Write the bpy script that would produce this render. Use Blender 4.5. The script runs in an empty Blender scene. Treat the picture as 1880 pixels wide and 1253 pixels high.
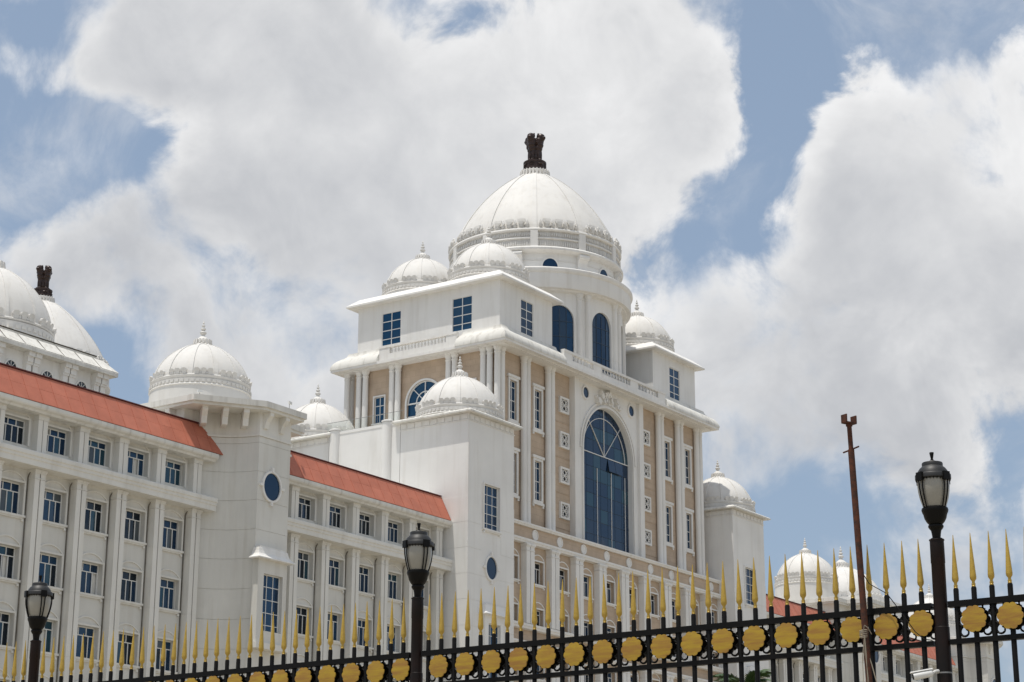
import bpy, math, random
from mathutils import Vector, Matrix

random.seed(7)
sc = bpy.context.scene
COL = sc.collection
R_ = math.radians

# ------------------------------------------------------------------ camera
cam = bpy.data.cameras.new('camera')
cam.sensor_width = 36.0
cam.lens = 3638.88 / 1880 * 36.0
cam.clip_start = 0.5
cam.clip_end = 6000
cam_o = bpy.data.objects.new('camera', cam)
COL.objects.link(cam_o)
PT, RL, YW = R_(16.7965), R_(0.1986), R_(55.6191)
fw = Vector((math.sin(YW) * math.cos(PT), math.cos(YW) * math.cos(PT), math.sin(PT)))
rt0 = Vector((math.cos(YW), -math.sin(YW), 0))
up0 = rt0.cross(fw)
rt = rt0 * math.cos(RL) + up0 * math.sin(RL)
up = -rt0 * math.sin(RL) + up0 * math.cos(RL)
cam_o.matrix_world = Matrix(((rt.x, up.x, -fw.x, 0), (rt.y, up.y, -fw.y, 0), (rt.z, up.z, -fw.z, 0), (0, 0, 0, 1)))
sc.camera = cam_o

# ------------------------------------------------------------------ sun, sky
SUN = Vector((-0.225, 0.08, 0.97)).normalized()
sl = bpy.data.lights.new('sun', 'SUN')
sl.energy = 3.3
sl.angle = R_(0.55)
sl.color = (1.0, 0.955, 0.88)
so = bpy.data.objects.new('sun', sl)
COL.objects.link(so)
so.rotation_euler = SUN.to_track_quat('Z', 'Y').to_euler()

world = bpy.data.worlds.new('World')
sc.world = world
world.use_nodes = True
wn, wl = world.node_tree.nodes, world.node_tree.links
wn.clear()


def W(t, **k):
    n = wn.new(t)
    for a, b in k.items():
        setattr(n, a, b)
    return n


def wm(op, a, b=None, c=None):
    n = W('ShaderNodeMath', operation=op)
    for i, s in enumerate((a, b, c)):
        if s is None:
            continue
        if isinstance(s, (int, float)):
            n.inputs[i].default_value = s
        else:
            wl.new(s, n.inputs[i])
    return n.outputs[0]


def wmap(v, a, b, c, d, smooth=True):
    n = W('ShaderNodeMapRange', interpolation_type='SMOOTHSTEP' if smooth else 'LINEAR')
    wl.new(v, n.inputs[0])
    for i, x in enumerate((a, b, c, d)):
        n.inputs[i + 1].default_value = x
    return n.outputs[0]


sky = W('ShaderNodeTexSky', sky_type='NISHITA', sun_disc=False)
sky.sun_elevation = math.asin(SUN.z)
sky.sun_rotation = math.atan2(SUN.x, SUN.y)
sky.air_density = 1.0
sky.dust_density = 2.0
sky.ozone_density = 1.0
tc = W('ShaderNodeTexCoord')
DIRV = tc.outputs['Generated']


def wnoise(vec, scale, detail=6, rough=0.55, dist=0.0, off=(0, 0, 0)):
    m = W('ShaderNodeMapping')
    wl.new(vec, m.inputs[0])
    m.inputs['Location'].default_value = off
    n = W('ShaderNodeTexNoise')
    wl.new(m.outputs[0], n.inputs['Vector'])
    n.inputs['Scale'].default_value = scale
    n.inputs['Detail'].default_value = detail
    n.inputs['Roughness'].default_value = rough
    n.inputs['Distortion'].default_value = dist
    return n.outputs[0]


# broad weather: directions (x, y, z) where the sky is open (negative) or heaped with cloud (positive)
def pdir(u, v):
    d = fw + rt * ((u - 940) / 3638.88) + up * ((626.5 - v) / 3638.88)
    return d.normalized()


# (u, v, radius, amount): soft heaps (+) and gaps (-) of the day's cloud field, as directions
BLOBS = [(70, 60, 48, -.30), (40, 220, 85, -.28), (20, 350, 80, -.24), (150, 290, 80, -.24), (250, 250, 80, -.28), (350, 200, 60, -.24),
         (720, 10, 75, -.24), (850, 40, 60, -.20), (1420, 70, 85, -.24), (1430, 200, 75, -.25), (1420, 320, 66, -.22), (1350, 400, 40, -.10), (1425, 430, 50, -.10),
         (1560, 40, 100, -.26), (1720, 20, 80, -.24), (1850, 10, 60, -.10), (1480, 960, 75, -.20), (1470, 1040, 90, -.24), (1580, 1000, 80, -.20), (1340, 770, 60, -.16), (1620, 900, 70, -.14),
         (200, 640, 42, -.26), (1800, 950, 50, -.06),
         (15, 90, 38, .20), (200, 110, 110, .34), (330, 120, 80, .16), (420, 60, 150, .18), (580, 40, 110, .12), (470, 330, 220, .22), (1000, 190, 290, .24), (1230, 200, 120, .18), (780, 420, 300, .16), (700, 170, 160, .16),
         (1720, 300, 210, .26), (1560, 330, 80, .16), (1600, 520, 200, .20), (1760, 720, 230, .22), (1450, 640, 130, .14), (1740, 1020, 90, .14), (120, 480, 130, .16), (500, 640, 240, .18)]
ZUP = (0.0, 0.0, 0.016)


def density(vec, full=True):
    n0 = wnoise(vec, 9.0, 5, 0.55, 0.0, (3.1, 1.7, 0.4))
    c = wm('MULTIPLY_ADD', wm('SUBTRACT', n0, 0.5), 0.75, 0.535)
    if full:
        for (bu, bv, rad, amt) in BLOBS:
            d = pdir(bu, bv)
            vm = W('ShaderNodeVectorMath', operation='DOT_PRODUCT')
            wl.new(vec, vm.inputs[0])
            vm.inputs[1].default_value = d
            k = 0.7 / (1 - math.cos(rad / 3638.88))
            e = wm('POWER', math.e, wm('MULTIPLY', wm('SUBTRACT', vm.outputs['Value'], 1.0), k))
            c = wm('MULTIPLY_ADD', e, amt, c)
    return c


def puffs(vec):
    return wnoise(vec, 17, 9, 0.60, 0.3, (5, 1, 2))


shift = W('ShaderNodeVectorMath', operation='ADD')
wl.new(DIRV, shift.inputs[0])
shift.inputs[1].default_value = ZUP
big = density(DIRV)
pf = puffs(DIRV)
pf2 = wnoise(shift.outputs[0], 17, 5, 0.60, 0.3, (5, 1, 2))
cover = wm('MULTIPLY_ADD', wm('SUBTRACT', pf, .5), 1.05, big)
# crisp heads here, torn veils there
wid = wmap(wnoise(DIRV, 8, 2, 0.5, 0.0, (7, 3, 1)), 0.35, 0.65, 0.13, 0.42)
mask = wmap(wm('DIVIDE', wm('SUBTRACT', cover, 0.455), wid), 0.0, 1.0, 0.0, 1.0)
veil = wmap(wnoise(DIRV, 11, 8, 0.62, 0.6, (2, 6, 5)), 0.46, 0.76, 0.0, 0.55)
mask = wm('MAXIMUM', mask, veil)
# light from above: heads facing up are bright, undersides and deep bodies grey
lit = wm('SUBTRACT', pf, pf2)
edge = wmap(cover, 0.50, 0.95, 1.0, 0.35)
sh = wm('MULTIPLY_ADD', wm('MULTIPLY', lit, edge), 1.3, 0.60)
body = wnoise(DIRV, 7.0, 4, 0.5, 0.3, (9.0, 2.0, 4.0))
sh = wm('MULTIPLY_ADD', wm('SUBTRACT', body, 0.5), 0.80, sh)
thick = wmap(cover, 0.56, 0.95, 0.0, 1.0)
sh = wm('SUBTRACT', sh, wm('MULTIPLY', thick, 0.28))
sepz = W('ShaderNodeSeparateXYZ')
wl.new(DIRV, sepz.inputs[0])
sh = wm('SUBTRACT', sh, wmap(sepz.outputs[2], 0.18, 0.40, 0.30, 0.0))
lay = wnoise(DIRV, 4.2, 6, 0.58, 0.5, (4.0, 7.0, 1.0))
sh = wm('MULTIPLY_ADD', wm('SUBTRACT', lay, 0.5), 0.55, sh)
crmp = W('ShaderNodeValToRGB')
wl.new(sh, crmp.inputs[0])
crmp.color_ramp.elements[0].position = 0.10
crmp.color_ramp.elements[0].color = (4.7, 4.85, 5.15, 1)
crmp.color_ramp.elements[1].position = 0.80
crmp.color_ramp.elements[1].color = (8.7, 8.7, 8.75, 1)
me_ = crmp.color_ramp.elements.new(0.45)
me_.color = (7.0, 7.05, 7.15, 1)
# thin haze whitening the blue
hz = W('ShaderNodeMix', data_type='RGBA')
hz.inputs[0].default_value = 0.5
wl.new(sky.outputs[0], hz.inputs[6])
hz.inputs[7].default_value = (3.6, 4.6, 5.95, 1)
mx = W('ShaderNodeMix', data_type='RGBA')
wl.new(mask, mx.inputs[0])
wl.new(hz.outputs[2], mx.inputs[6])
wl.new(crmp.outputs[0], mx.inputs[7])
world.cycles.sampling_method = 'MANUAL'
world.cycles.sample_map_resolution = 256
bg = W('ShaderNodeBackground')
wl.new(mx.outputs[2], bg.inputs[0])
bg.inputs[1].default_value = 0.1
wo = W('ShaderNodeOutputWorld')
wl.new(bg.outputs[0], wo.inputs[0])

sc.view_settings.view_transform = 'Standard'
sc.view_settings.look = 'None'
sc.view_settings.exposure = 0.12
sc.view_settings.gamma = 1.0
sc.view_settings.use_curve_mapping = False
sc.render.engine = 'CYCLES'
sc.cycles.max_bounces = 6
sc.cycles.diffuse_bounces = 4

# ------------------------------------------------------------------ frame of reference
CX, CY = 154.29, 102.86          # axis of the lion-topped tower
G = -1.6                         # ground level (the camera stands at z = 0)


# ------------------------------------------------------------------ materials
def nt(m):
    m.use_nodes = True
    return m.node_tree.nodes, m.node_tree.links, m.node_tree.nodes['Principled BSDF']


def plaster(name, col, var=0.05, rough=0.75, streak=0.10, bump=0.02, scale=1.0, stain=(0.55, 0.5, 0.42)):
    m = bpy.data.materials.new(name)
    N, L, p = nt(m)
    p.inputs['Roughness'].default_value = rough
    p.inputs['Specular IOR Level'].default_value = 0.25
    geo = N.new('ShaderNodeNewGeometry')
    n1 = N.new('ShaderNodeTexNoise'); n1.inputs['Scale'].default_value = 0.35 * scale; n1.inputs['Detail'].default_value = 8
    L.new(geo.outputs['Position'], n1.inputs['Vector'])
    mp = N.new('ShaderNodeMapping'); mp.inputs['Scale'].default_value = (1.8 * scale, 1.8 * scale, 0.16 * scale)
    L.new(geo.outputs['Position'], mp.inputs[0])
    n2 = N.new('ShaderNodeTexNoise'); n2.inputs['Scale'].default_value = 1.0; n2.inputs['Detail'].default_value = 6
    L.new(mp.outputs[0], n2.inputs['Vector'])
    r1 = N.new('ShaderNodeMapRange'); L.new(n1.outputs[0], r1.inputs[0])
    r1.inputs[1].default_value = 0.3; r1.inputs[2].default_value = 0.7
    r1.inputs[3].default_value = 1 - var; r1.inputs[4].default_value = 1 + var * 0.4
    r2 = N.new('ShaderNodeMapRange'); L.new(n2.outputs[0], r2.inputs[0])
    r2.inputs[1].default_value = 0.50; r2.inputs[2].default_value = 0.78
    r2.inputs[3].default_value = 0.0; r2.inputs[4].default_value = streak
    cm = N.new('ShaderNodeMix'); cm.data_type = 'RGBA'
    L.new(r2.outputs[0], cm.inputs[0])
    cm.inputs[6].default_value = (*col, 1)
    cm.inputs[7].default_value = (col[0] * stain[0], col[1] * stain[1], col[2] * stain[2], 1)
    mu = N.new('ShaderNodeMix'); mu.data_type = 'RGBA'; mu.blend_type = 'MULTIPLY'; mu.inputs[0].default_value = 1
    L.new(cm.outputs[2], mu.inputs[6]); L.new(r1.outputs[0], mu.inputs[7])
    L.new(mu.outputs[2], p.inputs['Base Color'])
    if bump:
        b = N.new('ShaderNodeBump'); b.inputs['Strength'].default_value = 0.25; b.inputs['Distance'].default_value = bump
        n3 = N.new('ShaderNodeTexNoise'); n3.inputs['Scale'].default_value = 3 * scale; n3.inputs['Detail'].default_value = 6
        L.new(geo.outputs['Position'], n3.inputs['Vector'])
        L.new(n3.outputs[0], b.inputs['Height']); L.new(b.outputs[0], p.inputs['Normal'])
    return m


def simple(name, col, rough=0.5, metal=0.0, spec=0.5, var=0.0, vscale=8.0, col2=None, bump=0.0):
    m = bpy.data.materials.new(name)
    N, L, p = nt(m)
    p.inputs['Base Color'].default_value = (*col, 1)
    p.inputs['Roughness'].default_value = rough
    p.inputs['Metallic'].default_value = metal
    p.inputs['Specular IOR Level'].default_value = spec
    if var or col2:
        geo = N.new('ShaderNodeNewGeometry')
        n1 = N.new('ShaderNodeTexNoise'); n1.inputs['Scale'].default_value = vscale; n1.inputs['Detail'].default_value = 8
        n1.inputs['Roughness'].default_value = 0.62
        L.new(geo.outputs['Position'], n1.inputs['Vector'])
        r1 = N.new('ShaderNodeMapRange'); L.new(n1.outputs[0], r1.inputs[0])
        r1.inputs[1].default_value = 0.36; r1.inputs[2].default_value = 0.64
        cm = N.new('ShaderNodeMix'); cm.data_type = 'RGBA'
        L.new(r1.outputs[0], cm.inputs[0])
        c2 = col2 or tuple(c * (1 - var) for c in col)
        cm.inputs[6].default_value = (*col, 1); cm.inputs[7].default_value = (*c2, 1)
        L.new(cm.outputs[2], p.inputs['Base Color'])
        if bump:
            b = N.new('ShaderNodeBump'); b.inputs['Strength'].default_value = 0.4; b.inputs['Distance'].default_value = bump
            L.new(n1.outputs[0], b.inputs['Height']); L.new(b.outputs[0], p.inputs['Normal'])
    return m


def stone(name, col):
    """tan sawn cladding: fine joints and slab-to-slab shade"""
    m = bpy.data.materials.new(name)
    N, L, p = nt(m)
    p.inputs['Roughness'].default_value = 0.7
    p.inputs['Specular IOR Level'].default_value = 0.25
    geo = N.new('ShaderNodeNewGeometry')
    sp = N.new('ShaderNodeSeparateXYZ'); L.new(geo.outputs['Position'], sp.inputs[0])
    ad = N.new('ShaderNodeMath'); L.new(sp.outputs[0], ad.inputs[0]); L.new(sp.outputs[1], ad.inputs[1])
    cb = N.new('ShaderNodeCombineXYZ'); L.new(ad.outputs[0], cb.inputs[0]); L.new(sp.outputs[2], cb.inputs[1])
    br = N.new('ShaderNodeTexBrick'); L.new(cb.outputs[0], br.inputs['Vector'])
    br.inputs['Scale'].default_value = 1.0
    br.inputs['Brick Width'].default_value = 1.1
    br.inputs['Row Height'].default_value = 0.55
    br.inputs['Mortar Size'].default_value = 0.012
    br.inputs['Color1'].default_value = (*col, 1)
    br.inputs['Color2'].default_value = (col[0] * 0.95, col[1] * 0.945, col[2] * 0.94, 1)
    br.inputs['Mortar'].default_value = (col[0] * 0.84, col[1] * 0.83, col[2] * 0.82, 1)
    n1 = N.new('ShaderNodeTexNoise'); n1.inputs['Scale'].default_value = 0.9; n1.inputs['Detail'].default_value = 9
    L.new(geo.outputs['Position'], n1.inputs['Vector'])
    r1 = N.new('ShaderNodeMapRange'); L.new(n1.outputs[0], r1.inputs[0])
    r1.inputs[1].default_value = 0.3; r1.inputs[2].default_value = 0.7
    r1.inputs[3].default_value = 0.88; r1.inputs[4].default_value = 1.06
    mu = N.new('ShaderNodeMix'); mu.data_type = 'RGBA'; mu.blend_type = 'MULTIPLY'; mu.inputs[0].default_value = 1
    L.new(br.outputs[0], mu.inputs[6]); L.new(r1.outputs[0], mu.inputs[7])
    L.new(mu.outputs[2], p.inputs['Base Color'])
    b = N.new('ShaderNodeBump'); b.inputs['Strength'].default_value = 0.5; b.inputs['Distance'].default_value = 0.02
    L.new(br.outputs['Fac'], b.inputs['Height']); b.invert = True
    L.new(b.outputs[0], p.inputs['Normal'])
    return m


def glassy(name, col, ior=1.9, rough=0.04, wav=0.004):
    m = bpy.data.materials.new(name)
    N, L, p = nt(m)
    p.inputs['Base Color'].default_value = (*col, 1)
    p.inputs['Roughness'].default_value = rough
    p.inputs['IOR'].default_value = ior
    p.inputs['Specular Tint'].default_value = (0.50, 0.74, 1.0, 1)
    geo = N.new('ShaderNodeNewGeometry')
    n1 = N.new('ShaderNodeTexNoise'); n1.inputs['Scale'].default_value = 0.8; n1.inputs['Detail'].default_value = 2
    L.new(geo.outputs['Position'], n1.inputs['Vector'])
    b = N.new('ShaderNodeBump'); b.inputs['Strength'].default_value = 1.0; b.inputs['Distance'].default_value = wav
    L.new(n1.outputs[0], b.inputs['Height']); L.new(b.outputs[0], p.inputs['Normal'])
    return m


M = {}
M['white'] = plaster('white_plaster', (0.775, 0.765, 0.74), 0.07, 0.75, 0.22)
M['cream'] = plaster('shaded_cream_plaster', (0.66, 0.648, 0.605), 0.08, 0.8, 0.26)  # off-white paint, with the shade of unmodelled trees put into its colour
M['creamtrim'] = plaster('shaded_cream_trim', (0.72, 0.705, 0.66), 0.07, 0.75, 0.30)  # trim carries the same tree shade mixed into its cream
M['trim'] = plaster('white_trim', (0.765, 0.75, 0.72), 0.06, 0.7, 0.26)
M['domew'] = plaster('dome_white', (0.67, 0.655, 0.625), 0.07, 0.65, 0.22, 0.01)
M['weather'] = plaster('weathered_white', (0.70, 0.685, 0.64), 0.10, 0.8, 0.55, 0.02, 1.3, (0.45, 0.42, 0.38))
M['stone'] = stone('tan_cladding', (0.52, 0.41, 0.308))
M['red'] = simple('red_roof_sheet', (0.49, 0.165, 0.105), 0.6, 0, 0.3, 0.16, 0.9)
M['red2'] = simple('red_roof_sheet_faded', (0.51, 0.175, 0.112), 0.6, 0, 0.3, 0.16, 0.9)
M['redge'] = simple('dark_red_flashing', (0.13, 0.03, 0.025), 0.6)
M['frame'] = simple('window_frame_white', (0.74, 0.74, 0.72), 0.45, 0, 0.4)
M['glassA'] = glassy('blue_glass', (0.008, 0.034, 0.080), 1.65)
M['glassB'] = glassy('blue_glass_deep', (0.006, 0.022, 0.055), 1.6)
M['glassC'] = glassy('dark_glass', (0.010, 0.013, 0.018), 1.5)
M['glassS'] = glassy('bright_blue_glass', (0.005, 0.045, 0.105), 1.5)
M['blind'] = glassy('glass_with_blind', (0.085, 0.095, 0.10), 1.5)
M['glassT'] = glassy('teal_glass', (0.012, 0.045, 0.065), 1.7)
M['mull'] = simple('dark_mullion', (0.03, 0.05, 0.08), 0.4)
M['bronze'] = simple('dark_bronze', (0.042, 0.020, 0.014), 0.38, 0.2, 0.5, 0.5, 4.0)
M['black'] = simple('black_iron_paint', (0.006, 0.0055, 0.005), 0.45, 0, 0.14, 0.3, 30)
M['gold'] = simple('gold_paint', (0.50, 0.33, 0.055), 0.42, 0.25, 0.5, 0.18, 40)
M['goldtar'] = simple('tarnished_gold_sheet', (0.44, 0.285, 0.028), 0.4, 0.15, 0.4, 0, 9, (0.33, 0.17, 0.035))
_n = M['goldtar'].node_tree
_mp = _n.nodes.new('ShaderNodeMapping')
_mp.inputs['Scale'].default_value = (1.0, .35, 2.6)
_nz = next(q for q in _n.nodes if q.type == 'TEX_NOISE')
_ge = next(q for q in _n.nodes if q.type == 'NEW_GEOMETRY')
_n.links.new(_ge.outputs['Position'], _mp.inputs[0])
_n.links.new(_mp.outputs[0], _nz.inputs['Vector'])
M['brass'] = simple('brass_collar', (0.55, 0.33, 0.07), 0.25, 0.8)
M['rust'] = simple('rusty_steel', (0.115, 0.040, 0.022), 0.85, 0.1, 0.3, 0, 22, (0.045, 0.025, 0.020), 0.002)
M['postr'] = simple('rust_spotted_black_paint', (0.007, 0.0055, 0.005), 0.5, 0, 0.2, 0, 2.2, (0.020, 0.008, 0.006))
M['lampg'] = simple('frosted_lamp_glass', (0.30, 0.285, 0.245), 0.2, 0, 0.5, 0.06, 10)
M['lampcap'] = simple('grey_black_lamp_paint', (0.022, 0.022, 0.022), 0.5, 0, 0.4, 0.2, 25)
M['plastic'] = simple('white_plastic', (0.72, 0.72, 0.70), 0.4)
M['rope'] = simple('grey_rope', (0.30, 0.26, 0.20), 0.9)
M['leaf'] = simple('palm_leaf', (0.055, 0.10, 0.028), 0.5, 0, 0.4, 0.4, 2.0)
M['bark'] = simple('palm_bark', (0.16, 0.12, 0.085), 0.9, 0, 0.2, 0.4, 4.0)
M['ground'] = simple('pale_paving', (0.37, 0.33, 0.26), 0.85, 0, 0.3, 0.18, 0.3)
M['grime'] = simple('black_grime', (0.10, 0.085, 0.065), 0.9, 0, 0.2, 0.5, 3.0)
M['pipe'] = simple('weathered_drainpipe', (0.20, 0.18, 0.15), 0.7, 0, 0.3, 0.5, 1.2)
M['grey'] = simple('grey_metal', (0.25, 0.25, 0.25), 0.5, 0.3)
gl = bpy.data.materials.new('clear_railing_glass')
_N, _L, _p = nt(gl)
_p.inputs['Base Color'].default_value = (0.95, 0.99, 0.98, 1)
_p.inputs['Roughness'].default_value = 0.02
_p.inputs['Transmission Weight'].default_value = 1.0
_p.inputs['IOR'].default_value = 1.1
M['clear'] = gl


# ------------------------------------------------------------------ mesh helpers
class MB:
    def __init__(s):
        s.v, s.f = [], []

    def add(s, vs, fs, mp=None):
        o = len(s.v)
        s.v += [tuple(mp(*p)) if mp else tuple(p) for p in vs]
        s.f += [tuple(i + o for i in q) for q in fs]
        return s

    def box(s, x0, x1, y0, y1, z0, z1, mp=None):
        vs = [(x0, y0, z0), (x1, y0, z0), (x1, y1, z0), (x0, y1, z0), (x0, y0, z1), (x1, y0, z1), (x1, y1, z1), (x0, y1, z1)]
        return s.add(vs, [(0, 3, 2, 1), (4, 5, 6, 7), (0, 1, 5, 4), (1, 2, 6, 5), (2, 3, 7, 6), (3, 0, 4, 7)], mp)

    def prism(s, poly, z0, z1, mp=None):
        n = len(poly)
        vs = [(x, y, z0) for x, y in poly] + [(x, y, z1) for x, y in poly]
        fs = [tuple(range(n - 1, -1, -1)), tuple(range(n, 2 * n))]
        fs += [(i, (i + 1) % n, (i + 1) % n + n, i + n) for i in range(n)]
        return s.add(vs, fs, mp)

    def prismy(s, poly, y0, y1, mp=None):
        """outline in x, z pushed along y"""
        n = len(poly)
        vs = [(x, y0, z) for x, z in poly] + [(x, y1, z) for x, z in poly]
        fs = [tuple(range(n)), tuple(range(2 * n - 1, n - 1, -1))]
        fs += [((i + 1) % n, i, i + n, (i + 1) % n + n) for i in range(n)]
        return s.add(vs, fs, mp)

    def lathe(s, prof, n=24, cx=0, cy=0, a0=0.0, a1=2 * math.pi, cap=True, fl=None):
        full = abs(a1 - a0 - 2 * math.pi) < 1e-6
        m = n if full else n + 1
        vs = []
        for r, z in prof:
            for i in range(m):
                a = a0 + (a1 - a0) * i / n
                rr = r * (fl(i) if fl else 1)
                vs.append((cx + rr * math.cos(a), cy + rr * math.sin(a), z))
        fs = []
        for k in range(len(prof) - 1):
            for i in range(n):
                j = (i + 1) % m if full else i + 1
                fs.append((k * m + i, k * m + j, (k + 1) * m + j, (k + 1) * m + i))
        if cap and full:
            if prof[0][0] > 1e-6:
                fs.append(tuple(range(m - 1, -1, -1)))
            if prof[-1][0] > 1e-6:
                fs.append(tuple((len(prof) - 1) * m + i for i in range(m)))
        return s.add(vs, fs)

    def tube(s, pts, r, n=8, cap=True):
        pts = [Vector(p) for p in pts]
        rs = r if isinstance(r, (list, tuple)) else [r] * len(pts)
        vs, fs = [], []
        for k, p in enumerate(pts):
            t = (pts[min(k + 1, len(pts) - 1)] - pts[max(k - 1, 0)]).normalized()
            a = Vector((0, 0, 1)) if abs(t.z) < 0.9 else Vector((1, 0, 0))
            e1 = t.cross(a).normalized(); e2 = t.cross(e1)
            for i in range(n):
                q = 2 * math.pi * i / n
                vs.append(p + (e1 * math.cos(q) + e2 * math.sin(q)) * rs[k])
        for k in range(len(pts) - 1):
            for i in range(n):
                j = (i + 1) % n
                fs.append((k * n + i, k * n + j, (k + 1) * n + j, (k + 1) * n + i))
        if cap:
            fs.append(tuple(range(n - 1, -1, -1)))
            fs.append(tuple((len(pts) - 1) * n + i for i in range(n)))
        return s.add(vs, fs)

    def mesh(s, name, smooth=False):
        me = bpy.data.meshes.new(name)
        me.from_pydata(s.v, [], s.f)
        me.update()
        if smooth:
            me.polygons.foreach_set('use_smooth', [True] * len(me.polygons))
            me.set_sharp_from_angle(angle=R_(38))
        return me


WORLD = {}
STUFF = {'carved_band', 'petal_crown', 'carved_relief', 'collar_petals', 'fringe', 'carved_crest'}


def empty(name, loc, label, cat, group=None):
    o = bpy.data.objects.new(name, None)
    o.empty_display_size = 0.5
    COL.objects.link(o)
    o.location = loc
    WORLD[o.name] = Matrix.Translation(loc)
    o['label'] = label
    o['category'] = cat
    if group:
        o['group'] = group
    return o


def put(name, me, mat, parent=None, loc=(0, 0, 0), rz=0.0, label=None, smooth=False, mtx=None):
    """me: MB or mesh; loc in world axes"""
    if isinstance(me, MB):
        me = me.mesh(name, smooth)
    if mat is not None and not me.materials:
        me.materials.append(M[mat] if isinstance(mat, str) else mat)
    o = bpy.data.objects.new(name, me)
    COL.objects.link(o)
    m = mtx if mtx is not None else Matrix.Translation(loc) @ Matrix.Rotation(rz, 4, 'Z')
    if parent:
        o.parent = parent
        o.matrix_local = WORLD[parent.name].inverted() @ m
    else:
        o.matrix_local = m
    WORLD[o.name] = m
    if label:
        o['label'] = label
    if name in STUFF:
        o['kind'] = 'stuff'
    return o


def tag(o, label, cat, group=None):
    o['label'] = label
    o['category'] = cat
    if group:
        o['group'] = group
    return o


TW = (CX, CY, 0.0)


def T(x, y, z=0.0):
    return (CX + x, CY + y, z)


# ------------------------------------------------------------------ ground
gm = MB()
gm.add([(-2500, -2500, G), (2500, -2500, G), (2500, 2500, G), (-2500, 2500, G)], [(0, 1, 2, 3)])
g = put('ground', gm, 'ground')
g['kind'] = 'structure'

# ------------------------------------------------------------------ the secretariat
BLD = empty('government_building', T(0, 0, G),
            'huge white domed government palace with tan stone tower, red roof strips and blue windows', 'building')


def part(name, mb, mat, smooth=False, label=None, parent=None):
    """a part whose mesh is written in tower coordinates"""
    return put(name, mb, mat, parent or BLD, TW, 0, label, smooth)


def wallgrid(mb, x0, x1, z0, z1, ops, mp, depth):
    """front face with rectangular openings and their reveals; mp(x, y, z) maps wall space (y inwards)"""
    xs = sorted({x0, x1, *[a for o in ops for a in (o[0], o[1])]})
    zs = sorted({z0, z1, *[a for o in ops for a in (o[2], o[3])]})
    for i in range(len(xs) - 1):
        for k in range(len(zs) - 1):
            cx, cz = (xs[i] + xs[i + 1]) / 2, (zs[k] + zs[k + 1]) / 2
            if any(o[0] < cx < o[1] and o[2] < cz < o[3] for o in ops):
                continue
            mb.add([(xs[i], 0, zs[k]), (xs[i + 1], 0, zs[k]), (xs[i + 1], 0, zs[k + 1]), (xs[i], 0, zs[k + 1])], [(0, 1, 2, 3)], mp)
    for a, b, c, d in ops:
        mb.add([(a, 0, c), (b, 0, c), (b, 0, d), (a, 0, d), (a, depth, c), (b, depth, c), (b, depth, d), (a, depth, d)],
               [(0, 4, 5, 1), (1, 5, 6, 2), (2, 6, 7, 3), (3, 7, 4, 0)], mp)


def holepanel(mb, x0, x1, z0, z1, hole, mp, depth):
    """rectangle with one closed hole (list of x, z counter-clockwise seen from the front) and its reveal"""
    n = len(hole)
    hx = sum(p[0] for p in hole) / n
    hz_ = sum(p[1] for p in hole) / n
    ang = lambda p: math.atan2(p[1] - hz_, p[0] - hx)
    corners = [(x0, z0), (x1, z0), (x1, z1), (x0, z1)]

    def cast(a):
        c, s_ = math.cos(a), math.sin(a)
        t = 1e9
        if c > 1e-9: t = min(t, (x1 - hx) / c)
        if c < -1e-9: t = min(t, (x0 - hx) / c)
        if s_ > 1e-9: t = min(t, (z1 - hz_) / s_)
        if s_ < -1e-9: t = min(t, (z0 - hz_) / s_)
        return (hx + c * t, hz_ + s_ * t)
    pts = [(ang(p), p, None) for p in hole]
    outs = [cast(a) for a, _, _ in pts]
    for i in range(n):
        j = (i + 1) % n
        a, b = hole[i], hole[j]
        oa, ob = outs[i], outs[j]
        a0, a1 = pts[i][0], pts[j][0]
        if a1 < a0: a1 += 2 * math.pi
        mid = []
        for c in corners:
            ca = ang(c)
            for q in (ca, ca + 2 * math.pi):
                if a0 + 1e-6 < q < a1 - 1e-6:
                    mid.append((q, c))
        mid.sort()
        loop = [a, oa] + [c for _, c in mid] + [ob, b]
        mb.add([(p[0], 0, p[1]) for p in loop], [tuple(range(len(loop)))], mp)
    vs = [(p[0], 0, p[1]) for p in hole] + [(p[0], depth, p[1]) for p in hole]
    mb.add(vs, [(i, i + n, (i + 1) % n + n, (i + 1) % n) for i in range(n)], mp)


def front(y):
    return lambda a, b, c: (a, y + b, c)


def left(x):
    # wall facing -x : wall-x runs towards -y ; depth towards +x
    return lambda a, b, c: (x + b, -a, c)


def rightf(x):
    return lambda a, b, c: (x - b, a, c)


_WC = {}


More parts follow.
